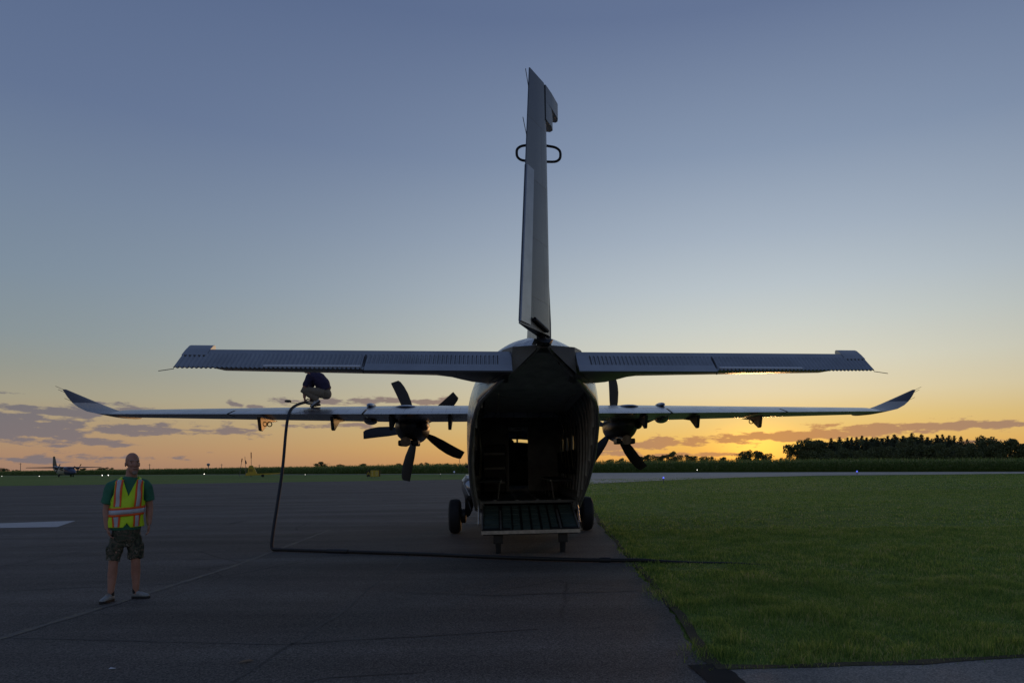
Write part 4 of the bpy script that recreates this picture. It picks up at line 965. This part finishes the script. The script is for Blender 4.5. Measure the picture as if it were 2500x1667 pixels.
def corn():
    rg = np.random.RandomState(5); P = np.array(CORN, float); seg = np.diff(P, axis=0); L = np.hypot(*seg.T)
    xs, ys = [], []
    for i in range(len(seg)):
        if i in (0, len(seg) - 1): dens = .5
        else: dens = 1.0
        nx, ny = -seg[i][1] / L[i], seg[i][0] / L[i]
        if ny < 0: nx, ny = -nx, -ny
        for row in range(11):
            far = np.hypot(*P[i]); sp = np.clip(far / 500, .22, .7) / dens * (1 if row < 4 else 1.5)
            n = int(L[i] / sp); t = (np.arange(n) + rg.uniform(-.4, .4, n)) / n; d = row * .76 + rg.normal(0, .07, n) + (row > 7) * rg.uniform(0, 25, n)
            xs.append(P[i][0] + seg[i][0] * t + nx * d); ys.append(P[i][1] + seg[i][1] * t + ny * d)
    x = np.concatenate(xs); y = np.concatenate(ys); n = len(x); hh = cornh(x) * rg.normal(.97, .06, n)
    K = 9; V = np.zeros((n, K, 5, 3))
    for k in range(K):
        th = rg.uniform(0, 2 * np.pi, n); ln = rg.uniform(.35, .75, n); w = rg.uniform(.05, .09, n) * np.clip(np.hypot(x, y) / 120, 1, 2.2)
        if k == K - 1: z0 = hh * .82; dz1, dz2 = hh * .12, hh * .22; ln = ln * .25; w = w * .7        # tassel
        else: z0 = hh * (.12 + .78 * k / (K - 1)); dz1, dz2 = rg.uniform(.12, .3, n), rg.uniform(-.25, .22, n)
        cx, cy = np.cos(th), np.sin(th); wx, wy = -cy * w / 2, cx * w / 2
        V[:, k, 0] = np.c_[x - wx, y - wy, z0]; V[:, k, 1] = np.c_[x + wx, y + wy, z0]
        V[:, k, 2] = np.c_[x + cx * ln * .55 - wx, y + cy * ln * .55 - wy, z0 + dz1]; V[:, k, 3] = np.c_[x + cx * ln * .55 + wx, y + cy * ln * .55 + wy, z0 + dz1]
        V[:, k, 4] = np.c_[x + cx * ln, y + cy * ln, z0 + dz2]
    q = n * K; b = np.arange(q)[:, None] * 5
    o = npobj('corn_field', V.reshape(-1, 3), (b + np.array([0, 1, 3, 2, 2, 3, 4])).ravel(), (np.arange(q)[:, None] * 7 + np.array([0, 4])).ravel(), M_corn)
    tag(o, kind='stuff')
    # the closed mass of stalks behind the first rows
    g = geo(); B = []
    for i in range(len(P)):
        t = seg[min(i, len(seg) - 1)]; l = np.hypot(*t); nx, ny = -t[1] / l, t[0] / l
        if ny < 0: nx, ny = -nx, -ny
        B.append((P[i], (nx, ny)))
    rings = [[(p[0] + d * a[0], p[1] + d * a[1], z * float(cornh(p[0]))) for d, z in ((1.9, -.02), (2.1, .74), (60, .78), (60, -.02))] for p, a in B]
    tag(obj('corn_stalks', loft(rings), M_corn), kind='stuff')
corn()

# ------------------------------------------------------------------ trees
M_leaf = mat('tree_leaf', (.040, .055, .020), .7, spec=.2); M_spr = mat('spruce_needle', (.022, .032, .020), .75, spec=.15); M_bark = mat('bark', (.06, .045, .035), .9, noise=.3)
for m_, a_, b_ in ((M_leaf, (.08, .095, .042, 1), (.18, .20, .085, 1)), (M_spr, (.055, .070, .044, 1), (.11, .13, .078, 1))):
    nt = m_.node_tree; ge = nt.nodes.new('ShaderNodeNewGeometry'); r_ = nt.nodes.new('ShaderNodeValToRGB'); r_.color_ramp.elements[0].color = a_; r_.color_ramp.elements[1].color = b_
    nt.links.new(ge.outputs['Random Per Island'], r_.inputs[0]); nt.links.new(r_.outputs[0], nt.nodes['Principled BSDF'].inputs['Base Color'])
def quads(name, c, n_, size, m, parent, rg, flat=0):
    n = len(c); a = rg.normal(0, 1, (n, 3)); a[:, 2] *= (1 - flat); a /= np.linalg.norm(a, axis=1)[:, None]
    b = np.cross(a, rg.normal(0, 1, (n, 3))); b /= np.linalg.norm(b, axis=1)[:, None]
    s = size * rg.uniform(.6, 1.3, n)[:, None]
    V = np.stack([c - a * s, c - b * s * .55, c + a * s, c + b * s * .55], 1)
    return npobj(name, V.reshape(-1, 3), np.arange(4 * n), np.arange(n) * 4, m, parent)
def leafy_proto(seed, holes=0, wide=.5, trunk_h=.3):
    """unit height tree"""
    rg = np.random.RandomState(seed); t = thing('leafy_tree', None, None)
    g = tube([(0, 0, -.02), (.005, .01, .2), (0, 0, .45), (.02, .01, .7)], [.028, .022, .016, .006], 7)
    tr = obj('trunk', g, M_bark, t)
    cl = []
    for k in range(20):
        ang = rg.uniform(0, 2 * np.pi); r = wide * math.sqrt(rg.uniform(.02, 1)) * .82; z = rg.uniform(trunk_h, .86)
        r *= math.sqrt(max(.1, 1 - ((z - .55) / .48) ** 2)); cl.append((r * math.cos(ang), r * math.sin(ang), z, rg.uniform(.10, .17)))
        if k < 9: obj('limb', tube([(0, 0, trunk_h * .7 + .02 * k), (r * math.cos(ang) * .5, r * math.sin(ang) * .5, (trunk_h + z) / 2), (r * math.cos(ang), r * math.sin(ang), z)], [.011, .008, .003], 5), M_bark, tr)
    cl.append((0, 0, .85, .14)); c = []
    for x, y, z, s in cl:
        n = int(150 * (s / .13) ** 2); d = rg.normal(0, 1, (n, 3)); d /= np.linalg.norm(d, axis=1)[:, None]; d *= (rg.uniform(.3, 1, n) ** .5)[:, None] * s * np.array([1.1, 1.1, .85])
        c.append(d + np.array([x, y, z]))
    c = np.concatenate(c); c = c[c[:, 2] < 1.0]
    if not holes: c = np.concatenate([c, np.c_[rg.normal(0, wide * .45, 900), rg.normal(0, wide * .45, 900), rg.uniform(.12, .8, 900)]])
    quads('crown', c, 0, .030, M_leaf, t, rg)
    return t
def spruce_proto(seed, wide=.2):
    rg = np.random.RandomState(seed); t = thing('spruce_tree', None, None)
    obj('trunk', tube([(0, 0, -.02), (0, 0, .5), (0, 0, .99)], [.022, .013, .002], 7), M_bark, t)
    c = []
    z = .08
    while z < 1.0:
        R_ = wide * (1 - z) ** .78 * rg.uniform(.7, 1.2) + .008; nb = 9 if z < .8 else 6
        for k in range(nb):
            a = rg.uniform(0, 2 * np.pi); ln = R_ * rg.uniform(.6, 1.15); n = max(4, int(26 * ln / wide))
            tt = rg.uniform(.05, 1, n); c.append(np.c_[np.cos(a) * ln * tt, np.sin(a) * ln * tt, z - .35 * ln * tt * (1 - .5 * tt) + rg.normal(0, .006, n)] + rg.normal(0, .010, (n, 3)))
        z += rg.uniform(.016, .032)
    c = np.concatenate(c)
    quads('crown', c, 0, .020, M_spr, t, rg, .5)
    return t
ORD = ['first', 'second', 'third', 'fourth', 'fifth', 'sixth', 'seventh', 'eighth', 'ninth', 'tenth', 'eleventh', 'twelfth', 'thirteenth', 'fourteenth', 'fifteenth', 'sixteenth', 'seventeenth', 'eighteenth', 'nineteenth', 'twentieth',
       'twenty-first', 'twenty-second', 'twenty-third', 'twenty-fourth', 'twenty-fifth', 'twenty-sixth', 'twenty-seventh', 'twenty-eighth']
leafy = [leafy_proto(21, 1, .62, .30), leafy_proto(22, 0, .55, .2), leafy_proto(23, 0, .66, .16), leafy_proto(24, 1, .50, .25)]
spruce = [spruce_proto(31, .26), spruce_proto(32, .30), spruce_proto(33, .22), spruce_proto(34, .34)]
used = set()
def plant(protos, k, x, y, h, label, cat, group, sx=1.0):
    p = protos[k % len(protos)]
    o = p if p.name not in used else dup(p)
    used.add(p.name) if o is p else None
    o.location = (x, y, -.02); o.rotation_euler = (0, 0, rnd.uniform(0, 6.28)); o.scale = (h * sx, h * sx, h)
    return tag(o, label, cat, group)
SPRUCE = [(61.175, 172, 6.6), (67.05, 186, 7.2), (65.989, 178, 7.6), (73.484, 192, 8.2), (67.9, 172, 8.0), (74.539, 186, 8.2), (72.616, 178, 8.0), (79.825, 192, 8.5), (72.752, 172, 8.1), (80.003, 186, 7.9), (77.95, 178, 7.7), (85.465, 192, 8.2), (78.011, 172, 7.8), (86.266, 186, 9.0), (84.688, 178, 8.4), (93.884, 192, 9.0), (86.48, 172, 8.4), (95.188, 186, 8.6), (93.664, 178, 8.8), (102.526, 192, 9.3), (93.488, 172, 7.7), (102.44, 186, 8.5), (99.852, 178, 8.4), (109.421, 192, 8.0), (103.699, 172, 7.4), (114.807, 186, 7.0)]
LEAFY = [(50.566, 160, 5.9), (54.523, 162, 7.4), (57.853, 166, 6.9), (55.218, 150, 4.3), (59.333, 152, 4.7), (61.14, 148, 4.2), (65.993, 152, 4.9), (68.456, 150, 5.0), (73.986, 154, 5.8), (76.488, 152, 5.5), (79.08, 150, 5.4), (82.676, 150, 5.1), (89.917, 156, 5.5), (94.356, 160, 7.3), (94.491, 158, 6.3), (95.346, 156, 5.6), (99.99, 158, 6.4), (102.4, 160, 5.8), (101.517, 156, 5.2), (104.704, 156, 5.5)]
BACK = [(60.6, 176, 6.2), (63.5, 182, 6.4), (66.5, 184, 6.6), (70, 188, 7.0), (73, 190, 7.1), (76.5, 192, 7.2), (79.5, 190, 7.3), (83.5, 194, 7.5), (87, 194, 7.9), (91, 196, 8.1), (94.5, 196, 8.1), (98.5, 198, 8.0), (102.5, 196, 7.6), (106.5, 196, 7.2)]
HEDGE = [(14.1, 300, 4.0), (19.513, 300, 4.5), (26.9, 300, 5.1), (30.688, 300, 5.8), (32.845, 300, 5.6), (37.164, 300, 5.5), (41.864, 300, 7.1), (47.606, 300, 5.7), (50.116, 300, 5.0), (54.792, 300, 4.7), (58.751, 300, 4.7), (63.785, 300, 4.3), (58.11, 240, 5.8), (60.275, 240, 6.2), (63.435, 240, 5.6), (66.304, 240, 4.8), (71.468, 240, 3.3)]
FAR = [(-353.68, 420, 4.4), (-345.632, 420, 3.3), (-304.05, 420, 3.7), (-293.97, 420, 3.9), (-289.684, 420, 4.1), (-223.43, 420, 2.9), (-124.048, 330, 4.9), (-115.156, 330, 3.6), (-104.069, 330, 3.7), (-86.449, 330, 3.6), (-73.578, 330, 3.9), (-67.647, 330, 3.2), (-63.29, 330, 3.3)]
rank = sorted(range(len(SPRUCE)), key=lambda i: SPRUCE[i][0] / SPRUCE[i][1])
for i, (x, y, h) in enumerate(SPRUCE):
    plant(spruce, i * 7 + i // 3, x, y, h * rnd.uniform(.90, 1.03), 'dark pointed spruce in the right-hand grove, %s spruce tip from its left end' % ORD[rank.index(i)], 'tree', 'spruces of the grove on the right', rnd.uniform(1.3, 2.0))
rank = sorted(range(len(LEAFY)), key=lambda i: LEAFY[i][0] / LEAFY[i][1])
for i, (x, y, h) in enumerate(LEAFY):
    k = 0 if i == 1 else (3 if i in (0, 2, 16) else 1 + i % 2)
    lab = 'tall broad leafy tree with sky showing through, at the left end of the right-hand grove' if i == 1 else 'round dark leafy tree edging the right-hand grove, %s leafy crown from the left' % ORD[rank.index(i)]
    plant(leafy, k, x, y, h * 1.03, lab, 'tree', 'leafy trees of the grove on the right', .9 if i in (0, 1, 2) else 1.0)
for i, (x, y, h) in enumerate(BACK):
    plant(leafy, 1 + i % 2, x, y, h * 1.08, 'dark crown filling the gaps behind the grove spruces on the right, %s from the left' % ORD[i], 'tree', 'crowns between the grove spruces', 1.25)
for i, (x, y, h) in enumerate(HEDGE):
    plant(leafy, 1 + i % 3, x, y, h * 1.03, 'small distant leafy tree over the corn between propeller and grove, %s from the left' % ORD[i], 'tree', 'distant trees under the sunset glow')
for i, (x, y, h) in enumerate(FAR):
    plant(leafy, 1 + i % 3, x, y, h * 1.03, 'tiny far tree behind the corn left of the big plane, %s from the left' % ORD[i], 'tree', 'far trees on the left horizon', 1.3)

# ------------------------------------------------------------------ second aeroplane, taxiing far off on the left
jet = thing('cargo_plane', 'small distant blue and white propeller plane with landing lights lit, beyond the left grass', 'airplane', (-154 + 7, 205 - 4.6, 0), R(-123))
jet.location = (-154 - .838 * 8.4, 205 + .547 * 8.4, 0)
M_fuswhite = mat('white_fuselage', (.42, .43, .42), .4, noise=.1); M_blue = mat('blue_fuselage', (.035, .045, .10), .35); M_olive = mat('dark_fin', (.07, .075, .07), .5)
def jring(y, z0, z1, n=18):
    out = []
    zb = max(ip(FB, max(y, 5)), sill(y) if y < 5 else 0); zt = ip(FT, y); w = ip(FW, y)
    a, b = zb + (zt - zb) * z0, zb + (zt - zb) * z1
    for k in range(n):
        t = 2 * math.pi * k / n; out.append((w * math.copysign(abs(math.cos(t)) ** .7, math.cos(t)), y, (a + b) / 2 + (b - a) / 2 * math.copysign(abs(math.sin(t)) ** .7, math.sin(t))))
    return out
jf = obj('fuselage', loft([jring(y, 0, 1) for y in (.15, 1, 2, 3.5, 5, 7, 10.2)]), M_fuswhite, jet, smooth=True)
obj('fuselage_nose', loft([jring(y, 0, 1) for y in (10.2, 11.5, 12.2, 12.8, 13.6, 14.5, 15.2)]), M_blue, jet, smooth=True)
obj('cockpit_window', loft([[(-.8, 12.55, 2.3), (.8, 12.55, 2.3), (.72, 12.1, 2.75), (-.72, 12.1, 2.75)], [(-.8, 12.75, 2.36), (.8, 12.75, 2.36), (.72, 12.25, 2.8), (-.72, 12.25, 2.8)]]), M_black, jf)
obj('wing', wing_piece([-9.5, -6, -2.9, 0, 2.9, 6, 9.5], 0, 1), M_navy, jet)
obj('tail_fin', loft([[(-.14, .2, 3.0), (0, 3.2, 3.0), (.14, .2, 3.0)], [(-.12, -.4, 3.6), (0, 2.4, 3.6), (.12, -.4, 3.6)], [(-.05, -.2, 6.3), (0, 1.1, 6.3), (.05, -.2, 6.3)]]), M_olive, jet)
obj('tailplane', box(0, .8, 2.92, 8.4, 1.5, .14), M_navy, jet)
for s in (-1, 1):
    nac = obj('engine_nacelle', lathe([(.05, 8.6), (.35, 9), (.42, 9.8), (.25, 10.5)], 14, 'y', (s * 2.68, 0, 2.56)), M_navy, jet, smooth=True)
    pr = obj('propeller', lathe([(.03, 10.95), (.15, 10.8), (.22, 10.45)], 10, 'y', (s * 2.68, 0, 2.56)), M_black, jet)
    for k in range(4):
        b = bpy.data.objects.new('propeller_blade', blade_mesh); C.objects.link(b); b.parent = pr; b.location = (s * 2.68, 10.56, 2.56); b.rotation_euler = (0, R(-25 + 90 * k), 0)
    obj('landing_gear', tube([(s * 1.2, 8, 1), (s * 1.5, 8, .4)], .1, 6), M_black, jet)
    obj('tyre', lathe([(.1, -.14), (.4, -.1), (.4, .1), (.1, .14)], 16, 'x', (s * 1.55, 8, .4)), M_rubber, jet)
    M_lamp = mat('landing_lamp', (.9, .9, .9), .3, emit=((1, .97, .9), 22))
    obj('landing_light', ellipsoid((s * .30, 14.3, 1.02), (.15, .08, .15), 10, 8), M_lamp, jet)
obj('nose_gear', tube([(0, 13.6, .9), (0, 13.7, .3)], .08, 6), M_black, jet)
obj('tyre', lathe([(.05, -.12), (.29, -.08), (.29, .08), (.05, .12)], 12, 'x', (0, 13.7, .29)), M_rubber, jet)

# ------------------------------------------------------------------ airfield furniture
M_yel = mat('yellow_paint', (.52, .36, .03), .5, noise=.12); M_red = mat('red_marker', (.25, .05, .04), .6); M_pole = mat('pole_grey', (.16, .15, .15), .6)
tee = thing('wind_tee', 'yellow wind tee with upright fin and long low arm on the far grass', 'wind indicator', (-65.2, 136, 0))
fn = obj('tee_fin', prism([(-1.0, .55), (1.25, .55), (1.15, .85), (.45, 2.2), (.25, 2.32), (-.2, 2.32), (-.42, 2.1), (-.6, .9), (-1.0, .8)], 'y', -.12, .12), M_yel, tee, bevel=.03)
for x in (-.18, .05, .28): obj('fin_slot', box(x, -.13, 1.35, .09, .03, .6), M_black, fn)
obj('tee_arm', prism([(-1.1, .34), (-.9, .62), (5.6, .80), (5.75, .72), (5.5, .52), (-.9, .30)], 'y', -.3, .3), M_yel, tee, bevel=.03)
obj('tee_wheel', lathe([(.05, -.08), (.27, -.07), (.27, .07), (.05, .08)], 16, 'y', (2.5, -.4, .27)), M_rubber, tee)
obj('tee_post', tube([(0, 0, 0), (0, 0, .5)], .09, 8), M_pole, tee)
obj('marker_pole', tube([(-.02, .2, .5), (-.02, .2, 3.8)], .045, 6), M_pole, tee); obj('marker_tip', tube([(-.02, .2, 3.75), (-.02, .2, 4.95)], .09, 8), M_red, tee)
pl = thing('marker_pole', 'thin leaning pole with dark red tip, left of the yellow wind tee', 'pole', (-74.5, 150, 0), 0, 'poles by the wind tee')
obj('pole', tube([(0, 0, 0), (.68, 0, 3.95)], .05, 6), M_pole, pl); obj('pole_tip', tube([(.55, 0, 3.2), (.68, 0, 3.97)], .10, 6), M_red, pl)
pl = thing('flag_pole', 'thin pole with limp dark flag, nearest left of the yellow wind tee', 'pole', (-73.0, 150, 0), 0, 'poles by the wind tee')
obj('pole', tube([(0, 0, 0), (-.2, 0, 4.35)], .045, 6), M_pole, pl); obj('flag', loft([[(-.16, 0, 3.6), (-.13, .05, 3.6), (-.1, 0, 3.6)], [(-.2, 0, 3.3), (.05, .12, 3.3), (.12, 0, 3.3)], [(-.1, 0, 2.75), (.1, .08, 2.75), (.2, 0, 2.75)]]), M_navy, pl)
sg = thing('taxiway_sign', 'low yellow and black taxiway sign with the letter A on the far grass', 'sign', (-30.4, 101, 0), R(14))
obj('sign_panel', box(-.62, 0, .70, .55, .22, .88), M_black, sg, bevel=.015)
yp = obj('sign_panel', box(.28, 0, .70, 1.22, .22, .94), M_yel, sg, bevel=.015)
obj('sign_end', box(.97, .05, .70, .14, .4, .9), M_black, sg, bevel=.01)
for x in (-.7, -.2, .3, .8): obj('sign_leg', tube([(x, 0, 0), (x, 0, .27)], .04, 6), M_pole, sg)
def text(name, body, size, loc, m, parent, rz=0):
    cu = bpy.data.curves.new(name, 'FONT'); cu.body = body; cu.size = size; cu.extrude = .006; cu.align_x = 'CENTER'; cu.align_y = 'CENTER'
    t_ = bpy.data.objects.new(name + '_c', cu); C.objects.link(t_); dg = bpy.context.evaluated_depsgraph_get(); dg.update()
    me = bpy.data.meshes.new_from_object(t_.evaluated_get(dg)); bpy.data.objects.remove(t_)
    o = bpy.data.objects.new(name, me); C.objects.link(o); me.materials.clear(); me.materials.append(m); o.parent = parent; o.location = loc; o.rotation_euler = (R(90), 0, rz)
    return o
M_pale = mat('pale_lettering', (.62, .54, .28), .5)
text('sign_letter', 'A', .80, (-.62, -.118, .70), M_yel, sg)
for x0, w_, h_ in ((-.08, .07, .52), (.46, .07, .52), (.66, .06, .52)): obj('sign_stroke', box(x0, -.114, .70, w_, .012, h_), M_pale, yp)
for z_ in (.96, .44): obj('sign_stroke', box(-.08, -.114, z_, .24, .012, .06), M_pale, yp); obj('sign_stroke', box(.52, -.114, z_, .2, .013, .06), M_pale, yp)
for x in (-.15, .62): obj('sign_lamp', ellipsoid((x, 0, 1.2), (.09, .09, .05), 10, 8), M_pole, sg)
tw = thing('water_tower', 'tiny pale water tower on the left horizon', 'water tower', (-650, 1200, 0))
M_wt = mat('tower_blue', (.22, .25, .28), .5)
obj('tank', lathe([(.3, 7.6), (1.6, 8.6), (2.7, 10.2), (2.8, 11.4), (2.0, 12.6), (.6, 13.1), (.1, 13.2)], 18), M_wt, tw, smooth=True); obj('tower_stem', lathe([(1.2, 0), (.7, 2), (.6, 7), (1.0, 8.2)], 12), M_wt, tw, smooth=True)
for i, (x, y, h) in enumerate(((-367.6, 450, 7.7), (-282.5, 450, 6.0), (-235.0, 450, 5.4), (-210.2, 450, 4.6), (-78.2, 450, 8.2))):
    u = thing('utility_pole', 'faint utility pole on the far left horizon, %s from the left' % ORD[i], 'pole', (x, y, 0), 0, 'far utility poles')
    obj('pole', tube([(0, 0, 0), (0, 0, h)], .16, 6), M_pole, u); obj('cross_arm', box(0, -.1, h - .6, 2.0, .12, .14), M_pole, u)
def light(x, y, label, col, e, group, h=.38, r=.085):
    t = thing('edge_light', label, 'light', (x, y, 0), 0, group)
    obj('stake', tube([(0, 0, -.02), (0, 0, h)], .03, 8), M_pole, t); obj('lamp_base', lathe([(.09, 0), (.10, .02), (.05, .05)], 10, 'z', (0, 0, h - .04)), M_black, t)
    m = mat('lamp_' + group.split()[0], col, .2, emit=(col, e)); obj('lens', ellipsoid((0, 0, h + r), (r, r, r * 1.3), 10, 8), m, t); return t
light(6.72, 53.97, 'blue taxiway edge light at the grass corner right of the big plane', (.12, .16, .9), 1.1, 'blue taxiway lights', r=.07)
light(29.99, 73.5, 'blue taxiway edge light farther right along the pavement edge', (.12, .16, .9), 1.1, 'blue taxiway lights', r=.08)
light(-24, 132, 'bluish edge light, unlit but given a faint glow, just left of the big plane', (.25, .3, .5), .3, 'blue taxiway lights', r=.15)  # lens of an unlit lamp, faint glow added
for i, (x, y, e) in enumerate(((-179, 212, 1.5), (-147.4, 186.7, 2), (-129.9, 186.3, 5), (-126.6, 183.9, 5), (-100, 182.5, 4), (-50.7, 126.7, 1.2), (-21, 104, .15), (20.41, 117.3, 2.5))):
    light(x, y, 'small white runway light, %s from the left along the far pavement' % ORD[i], (1, .93, .8), e, 'white runway lights', r=.085 if y > 150 else .06)
# litter on the asphalt
lf = thing('dry_leaf', 'curled brown dry leaf on the asphalt in the near foreground', 'leaf', (-2.70, 5.5, .004), R(20))
obj('leaf_blade', ([(-.055, 0, .004), (-.02, .022, .012), (.03, .020, .016), (.06, .004, .006), (.03, -.02, .012), (-.02, -.022, .006), (0, 0, .002)], [(0, 1, 6), (1, 2, 6), (2, 3, 6), (3, 4, 6), (4, 5, 6), (5, 0, 6)]), mat('dead_leaf', (.22, .15, .09), .8), lf)
sc_ = thing('paper_scrap', 'tiny white paper scrap on the near asphalt at lower left', 'litter', (-3.68, 5.36, .004))
obj('scrap', ([(-.025, -.008, .002), (.02, -.012, .006), (.028, .010, .003), (-.02, .012, .010)], [(0, 1, 2, 3)]), M_white, sc_)
